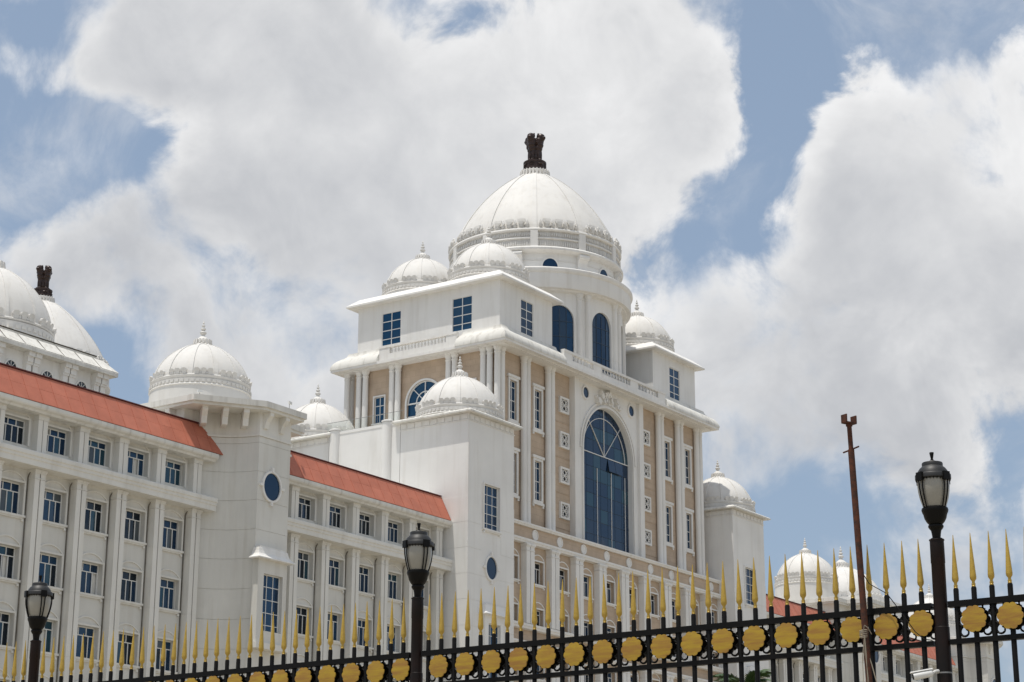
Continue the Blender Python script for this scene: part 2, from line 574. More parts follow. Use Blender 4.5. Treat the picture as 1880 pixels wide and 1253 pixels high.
def window_meshes(key, w, h, xs, zs, fwid=0.06, dep=0.10, mull=0.045):
    """frame mesh + list of (pane mesh, x, z). xs/zs may be lists per row: zs = row boundaries, xs[row] = column boundaries"""
    if key in _WC:
        return _WC[key]
    mb = MB()
    mb.box(-w / 2, -w / 2 + fwid, -dep / 2, dep / 2, 0, h)
    mb.box(w / 2 - fwid, w / 2, -dep / 2, dep / 2, 0, h)
    mb.box(-w / 2 + fwid, w / 2 - fwid, -dep / 2 + .002, dep / 2, 0, fwid)
    mb.box(-w / 2 + fwid, w / 2 - fwid, -dep / 2 + .002, dep / 2, h - fwid, h)
    panes = []
    for k in range(len(zs) - 1):
        z0, z1 = zs[k], zs[k + 1]
        if k:
            mb.box(-w / 2 + fwid, w / 2 - fwid, -dep / 2 + .006, dep / 2, z0 - mull / 2, z0 + mull / 2)
        row = xs[k]
        a = (fwid if k == 0 else mull / 2)
        b = (fwid if k == len(zs) - 2 else mull / 2)
        for i in range(len(row) - 1):
            x0, x1 = row[i], row[i + 1]
            if i:
                mb.box(x0 - mull / 2, x0 + mull / 2, -dep / 2 + .004, dep / 2, z0 + a, z1 - b)
            la = fwid if i == 0 else mull / 2
            lb = fwid if i == len(row) - 2 else mull / 2
            pm = MB()
            pw, ph = (x1 - lb) - (x0 + la), (z1 - b) - (z0 + a)
            pm.box(-pw / 2, pw / 2, -.012, .012, -ph / 2, ph / 2)
            panes.append((pm, (x0 + la + x1 - lb) / 2, (z0 + a + z1 - b) / 2))
    fm = mb.mesh('window_frame')
    fm.materials.append(M['frame'])
    res = (fm, [(p.mesh('pane'), x, z) for p, x, z in panes])
    _WC[key] = res
    return res


_PM = {}


def pane_mesh(pm, mat):
    k = (pm.name, mat)
    if k not in _PM:
        c = pm.copy()
        c.materials.clear()
        c.materials.append(M[mat])
        _PM[k] = c
    return _PM[k]


def window(key, w, h, xs, zs, x, y, z, rz, glass=('glassA',), parent=None, opened=0.0, **kw):
    fm, panes = window_meshes(key, w, h, xs, zs, **kw)
    m = Matrix.Translation(T(x, y, z)) @ Matrix.Rotation(rz, 4, 'Z')
    o = put('window', fm, None, parent or BLD, mtx=m)
    gsel = random.choice(glass)
    op = random.random() < opened
    opi = random.choice([2, 3, 4]) if op else -1
    for i, (pm, px_, pz) in enumerate(panes):
        g_ = random.choice(glass) if random.random() < 0.35 else gsel
        if len(glass) > 4 and random.random() < 0.07:
            g_ = 'blind'
        t = Matrix.Translation((px_, 0.01, pz)) @ Matrix.Rotation(random.uniform(-.006, .006), 4, 'Z') @ Matrix.Rotation(random.uniform(-.005, .005), 4, 'X')
        if i == opi and i < len(panes):
            t = Matrix.Translation((px_, 0.30, pz)) @ Matrix.Rotation(1.2, 4, 'Z')
            g_ = 'glassC'
        put('pane', pane_mesh(pm, g_), None, o, mtx=m @ t)
    return o


# ---- shared pilaster pair, column, baluster meshes
def box_mesh(key, boxes, mat, smooth=False):
    mb = MB()
    for b in boxes:
        mb.box(*b)
    me = mb.mesh(key, smooth)
    me.materials.append(M[mat])
    return me


WBAY = 3.59
YW_ = -8.15          # wing wall plane
PIL_LOW = None


def pilaster_mesh(name, h, proj, hw=0.56, gap=0.05, cap=True, mat='trim', joints=()):
    mb = MB()
    top = h - (0.62 if cap else 0.32)
    zs = [0.0] + sorted(j for j in joints if 0 < j < top) + [top]
    for a, b in ((-hw, -gap), (gap, hw)):
        for k in range(len(zs) - 1):
            mb.box(a, b, -proj, 0.3, zs[k] + (0.012 if k else 0), zs[k + 1] - 0.012)
            if k:
                mb.box(a + .012, b - .012, -proj + .012, 0.29, zs[k] - .012, zs[k] + .012)
        if cap:
            mb.box(a - .03, b + .03, -proj - .03, 0.3, top, top + 0.07)
            mb.box(a + .004, b - .004, -proj + .004, 0.29, top + 0.07, top + 0.36)
            mb.box(a - .035, b + .035, -proj - .04, 0.3, top + 0.36, top + 0.46)
            mb.box(a - .07 if a < 0 else a - .035, b + .07 if b > 0 else b + .035, -proj - .09, 0.3, top + 0.46, top + 0.615)
        else:
            mb.box(a - .02, b + .02, -proj - .03, 0.3, top, top + 0.08)
            mb.box(a - .035, b + .035, -proj - .06, 0.3, top + 0.08, top + 0.315)
    mb.box(-gap, gap, -proj + 0.42, 0.3, 0, h - 0.03)
    me = mb.mesh(name)
    me.materials.append(M[mat])
    return me


WROWS = [(29.95, 31.60), (25.45, 27.50), (21.35, 23.40), (17.20, 19.25), (13.10, 15.15)]


def surround_mesh(key, w, h, arch=True, sill=True, mat='trim', t=0.13, pr=0.10):
    """architrave round an opening w x h (origin bottom centre), optional segmental arch line and bracketed sill"""
    mb = MB()
    mb.box(-w / 2 - t, -w / 2, -pr, 0.02, -0.02, h + t)
    mb.box(w / 2, w / 2 + t, -pr, 0.02, -0.02, h + t)
    mb.box(-w / 2, w / 2, -pr + .003, 0.02, h, h + t - .003)
    if sill:
        mb.box(-w / 2 - t - .06, w / 2 + t + .06, -pr - 0.08, 0.02, -0.16, -0.021)
        mb.box(-w / 2 - .02, w / 2 + .02, -pr - 0.02, 0.02, -0.26, -0.16)
        for s in (-1, 1):
            mb.box(s * (w / 2 + .02) - .08, s * (w / 2 + .02) + .08, -pr - .03, 0.02, -0.40, -0.262)
    if arch:
        r = (w / 2 + t) * 1.30
        zc = h + t + 0.52 - r
        aw = w / 2 + t + 0.02
        a0 = math.asin(min(1, aw / r))
        n = 10
        pts = [(math.sin(-a0 + 2 * a0 * i / n), math.cos(-a0 + 2 * a0 * i / n)) for i in range(n + 1)]
        for i in range(n):
            (s0, c0), (s1, c1) = pts[i], pts[i + 1]
            ri, ro = r - .09, r
            q = [(ri * s0, zc + ri * c0), (ri * s1, zc + ri * c1), (ro * s1, zc + ro * c1), (ro * s0, zc + ro * c0)]
            mb.prismy(q, -pr + .03, 0.02)
    me = mb.mesh(key)
    me.materials.append(M[mat])
    return me


def build_wing(x0, x1, wins, pairs, zlow, sgn, nrow, roof_x0, roof_x1, far=False):
    """one stretch of facade between x0 < x1"""
    rows = WROWS[:nrow]
    ops = []
    for c in wins:
        for (a, b) in rows:
            ops.append((c - 1.025, c + 1.025, a, b))
    mb = MB()
    wallgrid(mb, x0, x1, G, 32.2, ops, front(YW_), 0.46)
    mb.box(x0, x1, YW_ + 0.48, YW_ + 14, G, 34.6)
    part('wall', mb, 'cream')
    # floor cornice
    mb = MB()
    prof = [(-8.14, 28.42), (-9.30, 28.46), (-9.30, 28.80), (-9.36, 28.86), (-9.36, 29.02), (-9.43, 29.08), (-9.43, 29.30), (-9.38, 29.37), (-8.14, 29.42)]
    n = len(prof)
    mb.add([(x0, a, b) for a, b in prof] + [(x1, a, b) for a, b in prof],
           [tuple(range(n - 1, -1, -1)), tuple(range(n, 2 * n))] + [(i, (i + 1) % n, (i + 1) % n + n, i + n) for i in range(n)])
    part('cornice', mb, 'creamtrim')
    # eave gutter
    mb = MB()
    prof = [(-8.14, 31.98), (-9.05, 32.0), (-9.12, 32.12), (-9.30, 32.20), (-9.36, 32.30), (-9.36, 32.52), (-9.22, 32.56), (-8.14, 32.50)]
    n = len(prof)
    mb.add([(x0, a, b) for a, b in prof] + [(x1, a, b) for a, b in prof],
           [tuple(range(n - 1, -1, -1)), tuple(range(n, 2 * n))] + [(i, (i + 1) % n, (i + 1) % n + n, i + n) for i in range(n)])
    part('eave', mb, 'weather')
    # red roof strip made of sheets
    rb = MB()
    e0, e1, h0, h1 = -9.20, -8.16, 32.585, 34.66
    rb.add([(roof_x0, e0 + .06, h0), (roof_x1, e0 + .06, h0), (roof_x1, e1 + .06, h1), (roof_x0, e1 + .06, h1),
            (roof_x0, -7.4, h0), (roof_x1, -7.4, h0), (roof_x1, -7.4, h1), (roof_x0, -7.4, h1)],
           [(0, 1, 2, 3), (3, 2, 6, 7), (0, 3, 7, 4), (1, 5, 6, 2)])
    ro = part('roof', rb, 'redge')
    L_ = roof_x1 - roof_x0
    nx = max(4, int(round(L_ / 1.22)))
    sw = L_ / nx
    sl_ = Vector((0, e1 - e0, h1 - h0))
    nrm = Vector((0, -(h1 - h0), (e1 - e0))).normalized()
    if nrm.z < 0:
        nrm = -nrm
    nrm = Vector((0, -abs(nrm.y), abs(nrm.z)))
    pms = {}
    for k in range(2):
        for i in range(nx):
            key = 'red' if random.random() < .7 else 'red2'
            if key not in pms:
                s = MB()
                hw, hl, th = sw / 2 - .006, sl_.length / 4 - .006, 0.02
                # local: x along, y up-slope, z normal
                s.box(-hw, hw, -hl, hl, -th, th)
                s.box(hw - .03, hw, -hl, hl, th + .001, th + .02)
                me = s.mesh('roof_sheet')
                me.materials.append(M[key])
                pms[key] = me
            c = Vector((roof_x0 + (i + .5) * sw, e0, h0)) + sl_ * (0.25 + 0.5 * k) + nrm * (0.03 + random.uniform(0, .006))
            u = Vector((1, 0, 0)); v = sl_.normalized()
            rot = Matrix((u, v, nrm)).transposed().to_4x4()
            put('roof_sheet', pms[key], None, ro, mtx=Matrix.Translation(T(*c)) @ rot @ Matrix.Rotation(random.uniform(-.002, .002), 4, 'Y'))
    rc = MB().box(roof_x0, roof_x1, e1 - .12, e1 + .35, h1 + .055, h1 + .12)
    part('ridge_cap', rc, 'redge', parent=ro)
    # windows, surrounds, pilasters
    sm = surround_mesh('surround_tall', 2.05, 2.05, mat='creamtrim') if 'surround_tall' not in bpy.data.meshes else bpy.data.meshes['surround_tall']
    st = surround_mesh('surround_short', 2.05, 1.65, True, False, 'creamtrim') if 'surround_short' not in bpy.data.meshes else bpy.data.meshes['surround_short']
    for c in wins:
        for r, (a, b) in enumerate(rows):
            h = b - a
            key = 'wing_%d' % (r == 0)
            t = h * 0.72
            w = window(key, 2.05, h, [[-1.025, -.50, .02, .52, 1.025], [-1.025, -.36, .32, 1.025]], [0, t, h], c, YW_ + 0.38, a, 0,
                       ('glassA', 'glassB', 'glassT', 'glassC', 'glassB', 'glassC'), opened=0.25, mull=0.06, fwid=0.07)
            put('surround', st if r == 0 else sm, None, w, T(c, YW_, a))
    for c in pairs:
        put('pilaster', PLOW, None, BLD, T(c, YW_, 7.0))
        put('drainpipe', PIPE, None, BLD, T(c - .50, YW_ - .05, 7.0))
        put('pilaster', PTOP, None, BLD, T(c, YW_, 29.40))


PLOW = pilaster_mesh('pilaster_low', 28.43 - 7.0, 0.64, 0.435, 0.045, True, 'creamtrim', [27.6 - 7 - 4.1 * k - 2.4 for k in range(5)])
PTOP = pilaster_mesh('pilaster_top', 32.0 - 29.40, 0.55, 0.40, 0.03, False, 'creamtrim')
PIPE = MB().tube([(0, 0, 0), (0, 0, 20.95), (.02, -.06, 21.12), (.03, -.16, 21.25)], .036, 6).mesh('drainpipe', True)
PIPE.materials.append(M['pipe'])
W1 = [-60.755 + WBAY * k for k in range(-5, 2)]
P1 = [-62.55 + WBAY * k for k in range(-5, 3)]
W2 = [-43.12 + WBAY * k for k in range(0, 5)]
P2 = [-44.92 + WBAY * k for k in range(0, 6)]
build_wing(-82.0, -54.0, W1, P1, 10, -1, 5, -80.0, -53.3)
build_wing(-47.6, -26.05, W2, P2, 10, -1, 5, -48.4, -26.15)
build_wing(26.05, 47.6, [-c for c in W2], [-c for c in P2], 10, 1, 4, 26.15, 48.4, True)
build_wing(54.0, 82.0, [-c for c in W1], [-c for c in P1], 10, 1, 4, 53.3, 80.0, True)


# ---- domes
def dome_profile(r, H, p, q, z0, n=18, tmax=0.985):
    out = []
    for i in range(n + 1):
        t = tmax * math.sin(math.pi / 2 * i / n)
        out.append((r * (1 - t ** p) ** q, z0 + H * t))
    return out


def finial_profile(s, z):
    pr = [(.20, 0), (.23, .06), (.16, .14), (.13, .22), (.24, .34), (.25, .42), (.14, .52), (.10, .56), (.19, .66), (.19, .72), (.09, .80),
          (.07, .84), (.13, .92), (.13, .97), (.05, 1.05), (.04, 1.10), (.075, 1.16), (.05, 1.23), (.012, 1.36)]
    return [(a * s, z + b * s) for a, b in pr] + [(0.0001, z + 1.38 * s)]


def petal_poly(w, h, kind):
    if kind == 'lobe':
        pts = [(-.36, 0), (.36, 0), (.40, .35), (.50, .58), (.48, .80), (.34, .95), (.10, 1.0), (-.10, 1.0), (-.34, .95), (-.48, .80), (-.50, .58), (-.40, .35)]
    elif kind == 'big':
        pts = [(-.30, 0), (.30, 0), (.34, .45), (.52, .68), (.50, .90), (.30, 1.0), (.10, .93), (0, .98), (-.10, .93), (-.30, 1.0), (-.50, .90), (-.52, .68), (-.34, .45)]
    else:
        pts = [(-.22, 0), (.22, 0), (.42, .22), (.40, .38), (.16, .46), (.30, .62), (.16, .80), (0, 1.0), (-.16, .80), (-.30, .62), (-.16, .46), (-.40, .38), (-.42, .22)]
    return [(a * w, b * h) for a, b in pts]


_DM = {}


def small_dome(x, y, ztop, zbase, r=3.70, rot=0.06, parent=BLD, label=None, nrib=12, hs=1.0):
    """onion-shouldered cupola: ribbed shell, petal crown, moulded skirt, lotus collar and finial. ztop = finial tip"""
    zp = ztop - (1.978 + 3.152 * hs) * r / 3.7                 # foot of the shell / petal crown
    k = r / 3.7
    key = ('s', round(r, 3), round(ztop - zbase, 3), hs)
    if key not in _DM:
        H = 3.2 * k * hs
        rs = .955 * r
        shell = MB().lathe(dome_profile(rs, H, 1.75, .56, 0.0, 18, .985), 72, cap=False)
        rib = MB()
        pr = dome_profile(rs + .06 * k, H + .05, 1.75, .56, 0.0, 18, .975)
        for i in range(len(pr) - 1):
            (r0, z0), (r1, z1) = pr[i], pr[i + 1]
            w0, w1 = .05 + .11 * r0 / r, .05 + .11 * r1 / r
            rib.add([(r0, -w0, z0), (r0, w0, z0), (r1, w1, z1), (r1, -w1, z1), (r0 - .12, -w0 - .03, z0), (r0 - .12, w0 + .03, z0), (r1 - .12, w1 + .03, z1 - .03), (r1 - .12, -w1 - .03, z1 - .03)],
                    [(0, 1, 2, 3), (1, 5, 6, 2), (0, 3, 7, 4)])
        pet = MB()
        for s in range(nrib):
            for off, kd in ((.245, 'lobe'), (.50, 'lobe'), (.755, 'lobe'), (.372, 'small'), (.628, 'small')):
                a = 2 * math.pi * (s + off) / nrib
                pl = petal_poly(.42 * k, .42 * k, kd) if kd == 'lobe' else petal_poly(.16 * k, .34 * k, kd)
                ca, sa = math.cos(a), math.sin(a)
                rr = rs - .02 * k

                def mp(px_, py_, pz_, ca=ca, sa=sa, rr=rr):
                    q = rr + py_ + .16 * k * (pz_ / (.5 * k)) ** 2 - .05 * pz_
                    return (q * ca - px_ * sa, q * sa + px_ * ca, pz_ + .04)
                pet.prismy(pl, .16 * k, .0, mp)
        sk = MB().lathe([(rs - .05, .07), (rs + .10 * k, .06), (rs + .15 * k, -.04), (rs + .12 * k, -.16), (rs + .06, -.22), (rs + .05, -.26), (r - .02, -.30), (r - .03, -.62 * k), (r + .02, -.66 * k), (r + .05, -.72 * k),
                         (r + .01, -.78 * k), (r - .02, -.80 * k), (r + .06, zbase - zp)], 72, cap=False)
        # carved frieze blocks round the skirt
        fr_ = MB()
        for i in range(60):
            a = 2 * math.pi * (i + .5) / 60
            ca, sa = math.cos(a), math.sin(a)

            def mp(px_, py_, pz_, ca=ca, sa=sa):
                q = r - .03 + py_
                return (q * ca - px_ * sa, q * sa + px_ * ca, pz_)
            fr_.box(-.12 * k, .12 * k, .0, .07, -.56 * k, -.36 * k, mp)
        zc = H * .985
        col = MB()
        col.lathe([(.80 * k, zc - .14), (.78 * k, zc - .02), (.66 * k, zc + .06), (.58 * k, zc + .12 * k), (.55 * k, zc + .40 * k), (.50 * k, zc + .46 * k), (.36 * k, zc + .58 * k), (.24 * k, zc + .68 * k)], 36)
        for i in range(16):
            a = 2 * math.pi * i / 16
            ca, sa = math.cos(a), math.sin(a)

            def mp(px_, py_, pz_, ca=ca, sa=sa):
                q = .58 * k + py_ + .25 * max(0, .2 * k - pz_)
                return (q * ca - px_ * sa, q * sa + px_ * ca, zc + .06 + pz_)
            col.prismy([(-.07 * k, 0), (.07 * k, 0), (.085 * k, .22 * k), (.06 * k, .36 * k), (-.06 * k, .36 * k), (-.085 * k, .22 * k)], .10 * k, -.02, mp)
        fin = MB().lathe(finial_profile(((1.978 + 3.152 * hs) * k - zc - .62 * k) / 1.38, zc + .62 * k), 20)
        ms = []
        for nm, mb, sm_ in (('dome', shell, True), ('rib', rib, False), ('petal_crown', pet, False), ('skirt', sk, True), ('carved_band', fr_, False), ('lotus_collar', col, True), ('finial', fin, True)):
            me = mb.mesh(nm, sm_)
            me.materials.append(M['domew'])
            ms.append(me)
        _DM[key] = ms
    shell, rib, pet, sk, fr_, col, fin = _DM[key]
    d = put('dome', shell, None, parent, T(x, y, zp), rot, label)
    for i in range(nrib):
        put('rib', rib, None, d, T(x, y, zp), rot + 2 * math.pi * i / nrib)
    o = put('petal_crown', pet, None, d, T(x, y, zp), rot)
    put('skirt', sk, None, d, T(x, y, zp), rot)
    put('carved_band', fr_, None, d, T(x, y, zp), rot)
    put('lotus_collar', col, None, d, T(x, y, zp), rot)
    put('finial', fin, None, d, T(x, y, zp), rot)
    return d


# ---- end pavilions with the concave fronts
def cove(n=10):
    a, b = Vector((-54.69, -8.30)), Vector((-52.42, -11.65))
    pts = []
    for i in range(n + 1):
        t = i / n
        c = Vector((-52.75, -9.25))
        p = (1 - t) ** 2 * a + 2 * t * (1 - t) * c + t * t * b
        pts.append((p.x, p.y))
    return pts


def pavilion(cx, zl, detail=True, sx=1):
    """cx = axis of the pavilion; outline taken from the left one, whose axis is -50.85 (sx = -1 mirrors it)"""
    m = lambda x: cx + sx * (x + 50.85)
    cv = cove()
    base = [(-56.2, 2.0), (-56.2, -7.9), (-55.2, -8.05)] + cv + [(-49.1, -11.65), (-48.85, -9.6), (-46.3, -9.25), (-45.9, -8.0), (-45.9, 2.0)]
    poly = [(m(x), y) for x, y in base]
    core = [(m(x + (.03 if x < -50.85 else -.03)), y + (.03 if y < 1 else -.03)) for x, y in base]
    w = part('pavilion_wall', MB().prism(core, G, 36.0), 'cream')
    lines = [33.88, 33.43, 31.38, 29.33, 27.25, 25.2, 23.1, 21.0, 18.95, 16.9, 14.8, 12.7]
    for i in range(len(lines) - 1):
        part('wall_course', MB().prism(poly, lines[i + 1] + .015, lines[i] - .015), 'cream', parent=w)

    def band(d, z0, z1, nm):
        q = [(m(x + (-d if x < -50.85 else d)), y - d if y < 1 else y) for x, y in base]
        return part(nm, MB().prism(q, z0, z1), 'creamtrim', parent=w)
    band(.07, 33.90, 34.06, 'string_course')
    band(.0, 34.062, 35.60, 'frieze')

    def grow(d, z0, z1, nm, mat, par):
        q = [(-56.2 - d, 2), (-56.2 - d, -8.75 - d * .95), (-52.50 - d * .25, -11.65 - d), (-49.1 + d * .75, -11.65 - d), (-48.85 + d, -9.6 - d * .4), (-46.3 + d, -9.25 - d * .6), (-45.9 + d, 2)]
        return part(nm, MB().prism([(m(x), y) for x, y in q], z0, z1), mat, parent=par)
    c = grow(0.90, 35.80, 36.22, 'pavilion_cornice', 'weather', None)
    grow(0.74, 35.602, 35.798, 'cornice_bed', 'creamtrim', c)
    grow(0.55, 36.222, 36.32, 'cornice_top', 'weather', c)
    bm_ = MB()
    bm_.prismy([(-.66, .0), (.9, 0), (.9, -1.12), (-.16, -1.12), (-.20, -.95), (-.30, -.62), (-.54, -.36), (-.66, -.26)], -.20, .20)
    bme = bm_.mesh('bracket')
    bme.materials.append(M['creamtrim'])

    def br(x, y, nx, ny):
        put('bracket', bme, None, c, T(m(x), y, 35.60), math.atan2(-ny, -nx * sx))
    A, Bq = Vector((-56.0, -8.75)), Vector((-52.5, -11.65))
    d_ = (Bq - A).normalized()
    nv = Vector((d_.y, -d_.x))
    for t in (.14, .46, .78):
        p = A.lerp(Bq, t)
        br(p.x, p.y, nv.x, nv.y)
    for x in (-51.9, -50.2):
        br(x, -11.65, 0, -1)
    for y in (-6.9, -5.2, -3.5, -1.8):
        br(-56.2, y, -1, 0)
    if not detail:
        return w
    # oval window
    oval(m(-51.0), 30.45, .88, .98, -11.65, w)
    # bay with swept hood
    bx0, bx1 = sorted((m(-52.55), m(-49.55)))
    wx0, wx1 = sorted((m(-51.95), m(-49.95)))
    mb = MB()
    wallgrid(mb, bx0, bx1, 19.35, 25.15, [(wx0, wx1, 20.2, 24.15)], front(-12.15), 0.42)
    mb.add([(bx0, -12.15, 19.35), (bx0, -11.6, 19.35), (bx0, -11.6, 25.15), (bx0, -12.15, 25.15)], [(3, 2, 1, 0)])
    mb.add([(bx1, -12.15, 19.35), (bx1, -11.6, 19.35), (bx1, -11.6, 25.15), (bx1, -12.15, 25.15)], [(0, 1, 2, 3)])
    bay = part('bay', mb, 'cream')
    hood(bx0, bx1, -12.15, -11.6, 25.12, bay)
    mb = MB().box(bx0 - .15, bx1 + .15, -12.35, -11.6, 18.95, 19.349)
    part('bay_sill', mb, 'creamtrim', parent=bay)
    win = window('bay', 2.0, 3.95, [[-1, -.33, .33, 1]] * 5, [0, .45, 1.3, 2.2, 3.1, 3.95], m(-50.95), -11.80, 20.2, 0, ('glassB', 'glassB', 'glassA'))
    return w


def hood(x0, x1, yf, yb, z, parent):
    """pagoda-like swept hood"""
    prof = [(.42, 0), (.42, .07), (.24, .20), (.12, .36), (.06, .56), (.02, .74), (0, .80)]
    mb = MB()
    n = len(prof)
    vs = []
    for o, h in prof:
        vs += [(x0 - o, yb, z + h), (x0 - o, yf - o, z + h), (x1 + o, yf - o, z + h), (x1 + o, yb, z + h)]
    fs = []
    for k in range(n - 1):
        for i in range(3):
            fs.append((k * 4 + i, k * 4 + i + 1, (k + 1) * 4 + i + 1, (k + 1) * 4 + i))
    fs.append((3, 2, 1, 0))
    fs.append(tuple((n - 1) * 4 + i for i in range(4)))
    mb.add(vs, fs)
    part('hood', mb, 'trim', parent=parent)
    mb = MB().box(x0 + .2, x1 - .2, yf + .05, yb, z + .80, z + .92)
    part('hood_ledge', mb, 'trim', parent=parent)


def ring_xz(mb, cx, cz, rx, rz, wd, y0, y1, n=32, a0=0, a1=2 * math.pi):
    for i in range(n):
        a, b = a0 + (a1 - a0) * i / n, a0 + (a1 - a0) * (i + 1) / n
        q = [(cx + rx * math.cos(a), cz + rz * math.sin(a)), (cx + (rx + wd) * math.cos(a), cz + (rz + wd) * math.sin(a)),
             (cx + (rx + wd) * math.cos(b), cz + (rz + wd) * math.sin(b)), (cx + rx * math.cos(b), cz + rz * math.sin(b))]
        vs = [(x, y0, z) for x, z in q] + [(x, y1, z) for x, z in q]
        mb.add(vs, [(0, 1, 2, 3), (1, 5, 6, 2), (3, 7, 4, 0)])


def oval(cx, cz, rx, rz, y, parent):
    mb = MB()
    ring_xz(mb, cx, cz, rx, rz, .15, y - .14, y + .02)
    for a in (0, 90, 180, 270):
        c, s_ = math.cos(R_(a)), math.sin(R_(a))
        x_, z_ = cx + (rx + .22) * c, cz + (rz + .22) * s_
        h = .17
        mb.box(x_ - (.17 if abs(c) > .5 else .10), x_ + (.17 if abs(c) > .5 else .10), y - .18, y + .01, z_ - (.17 if abs(s_) > .5 else .10), z_ + (.17 if abs(s_) > .5 else .10))
    o = part('oval_window', mb, 'trim')
    p_ = [(cx + rx * 1.03 * math.cos(2 * math.pi * i / 36), cz + rz * 1.03 * math.sin(2 * math.pi * i / 36)) for i in range(36)]
    part('pane', MB().prismy(p_, y - .03, y + .01), 'glassB', parent=o)
    return o


pavilion(-50.85, 0)
small_dome(-50.7, -4.1, 44.15, 36.2, 3.72, 0.02)
pavilion(50.4, 0, True, -1)
small_dome(49.8, -4.0, 44.25, 36.2, 3.60, 0.3)
pavilion(86.0, 0, True, -1)
small_dome(85.6, -4.0, 44.1, 36.2, 3.60, 0.3)


# small floodlights standing on the cornice
def floodlight(x, y, z, rz, label):
    r = empty('floodlight', T(x, y, z), label, 'floodlight', 'small roof fittings')
    st = MB().tube([(0, 0, 0), (0, 0, .34)], .022, 6)
    put('stand', st, 'grey', r, T(x, y, z))
    hb = MB()
    hb.box(-.20, .20, -.10, .02, .32, .52)
    hb.box(-.17, .17, -.13, -.101, .345, .495)
    put('head', hb, 'plastic', r, T(x, y, z), rz)


floodlight(-50.0, -12.2, 36.32, .2, 'tiny white floodlight at the right of the curved pavilion cornice')
floodlight(-45.2, -8.6, 36.32, .8, 'tiny white floodlight on the far right corner of the pavilion cornice')
floodlight(-55.9, -9.0, 36.32, -.4, 'tiny white floodlight before the skirt of the left pavilion dome')

# ---- turrets flanking the tower
def turret(x0, x1, y0, y1, sx, front_detail=True):
    zt = 40.86
    lines = [zt, 38.75, 36.6, 34.5, 32.4, 30.3, 28.2, 26.1, 24.0, 21.9, 19.8, 17.7, 15.6]
    core = MB()
    ops = []
    cxw = (x0 + x1) / 2 - 0.0
    if front_detail:
        ops = [(cxw - 1.12, cxw + 1.12, 32.2, 35.9)]
    # front face + other three faces
    wallgrid(core, x0, x1, G, 41.46, ops, front(y0), 0.35)
    core.add([(x0, y0, G), (x0, y1, G), (x0, y1, 41.46), (x0, y0, 41.46)], [(3, 2, 1, 0)])
    core.add([(x1, y0, G), (x1, y1, G), (x1, y1, 41.46), (x1, y0, 41.46)], [(0, 1, 2, 3)])
    core.add([(x0, y1, G), (x1, y1, G), (x1, y1, 41.46), (x0, y1, 41.46)], [(3, 2, 1, 0)])
    w = part('turret_wall', core, 'white')
    # scored joints below the roof line, cut as thin proud courses on the front and left faces
    d = .02
    for i in range(3 if front_detail else 0, len(lines) - 1):
        za, zb = lines[i + 1] + .018, lines[i] - .018
        seg = [(x0 - d, x1 + d)]
        if any(o[2] < zb and o[3] > za for o in ops):
            seg = [(x0 - d, cxw - 1.40), (cxw + 1.40, x1 + d)]
        for a, b in seg:
            part('wall_course', MB().box(a, b, y0 - d, y0 + .05, za, zb), 'white', parent=w)
        part('wall_course', MB().box(x0 - d, x0 + .05, y0 + .051, y1, za, zb), 'white', parent=w)
        part('wall_course', MB().box(x1 - .05, x1 + d, y0 + .051, y1, za, zb), 'white', parent=w)
    # frieze with little square panels
    fz = MB()
    fz.box(x0 - .05, x1 + .05, y0 - .05, y1 + .05, 40.86, 40.93)
    nn = 9
    for i in range(nn):
        c = x0 + (x1 - x0) * (i + .5) / nn
        fz.box(c - .27, c + .27, y0 - .06, y0 + .02, 40.98, 41.38)
        c = y0 + (y1 - y0) * (i + .5) / nn
        fz.box(x0 - .06, x0 + .02, c - .27, c + .27, 40.98, 41.38)
        fz.box(x1 - .02, x1 + .06, c - .27, c + .27, 40.98, 41.38)
    part('frieze', fz, 'trim', parent=w)
    o = .58
    ev = MB()
    prof = [(o, 41.47), (o, 41.60), (o - .12, 41.70), (0.0, 41.86)]
    vs = []
    for a, z in prof:
        vs += [(x0 - a, y0 - a, z), (x1 + a, y0 - a, z), (x1 + a, y1 + a, z), (x0 - a, y1 + a, z)]
    fs = [(3, 2, 1, 0), (12, 13, 14, 15)]
    for k in range(3):
        fs += [(k * 4 + i, k * 4 + (i + 1) % 4, (k + 1) * 4 + (i + 1) % 4, (k + 1) * 4 + i) for i in range(4)]
    ev.add(vs, fs)
    part('eave', ev, 'weather', parent=w)
    if front_detail:
        wn_ = window('turret', 2.24, 3.7, [[-1.12, -.37, .37, 1.12]] * 5, [0, .5, 1.3, 2.1, 2.9, 3.7], cxw, y0 + .22, 32.2, 0, ('glassB', 'glassA'))
        put('surround', surround_mesh('surround_turret', 2.24, 3.7, False, True), None, wn_, T(cxw, y0 - .02, 32.2))
        oval(cxw - .05, 29.0, .77, .92, y0 - .02, w)
        hb = MB()
        bx0, bx1 = cxw - 1.35, cxw + 1.25
        wallgrid(hb, bx0, bx1, 19.0, 25.1, [(cxw - .85, cxw + .85, 20.0, 24.4)], front(y0 - .42), .35)
        hb.add([(bx0, y0 - .42, 19), (bx0, y0, 19), (bx0, y0, 25.1), (bx0, y0 - .42, 25.1)], [(3, 2, 1, 0)])
        hb.add([(bx1, y0 - .42, 19), (bx1, y0, 19), (bx1, y0, 25.1), (bx1, y0 - .42, 25.1)], [(0, 1, 2, 3)])
        bay = part('bay', hb, 'white')
        hood(bx0, bx1, y0 - .42, y0, 25.05, bay)
        window('turret_bay', 1.7, 4.4, [[-.85, -.28, .28, .85]] * 5, [0, .6, 1.5, 2.5, 3.45, 4.4], cxw, y0 - .12, 20.0, 0, ('glassB', 'glassA'))
    return w


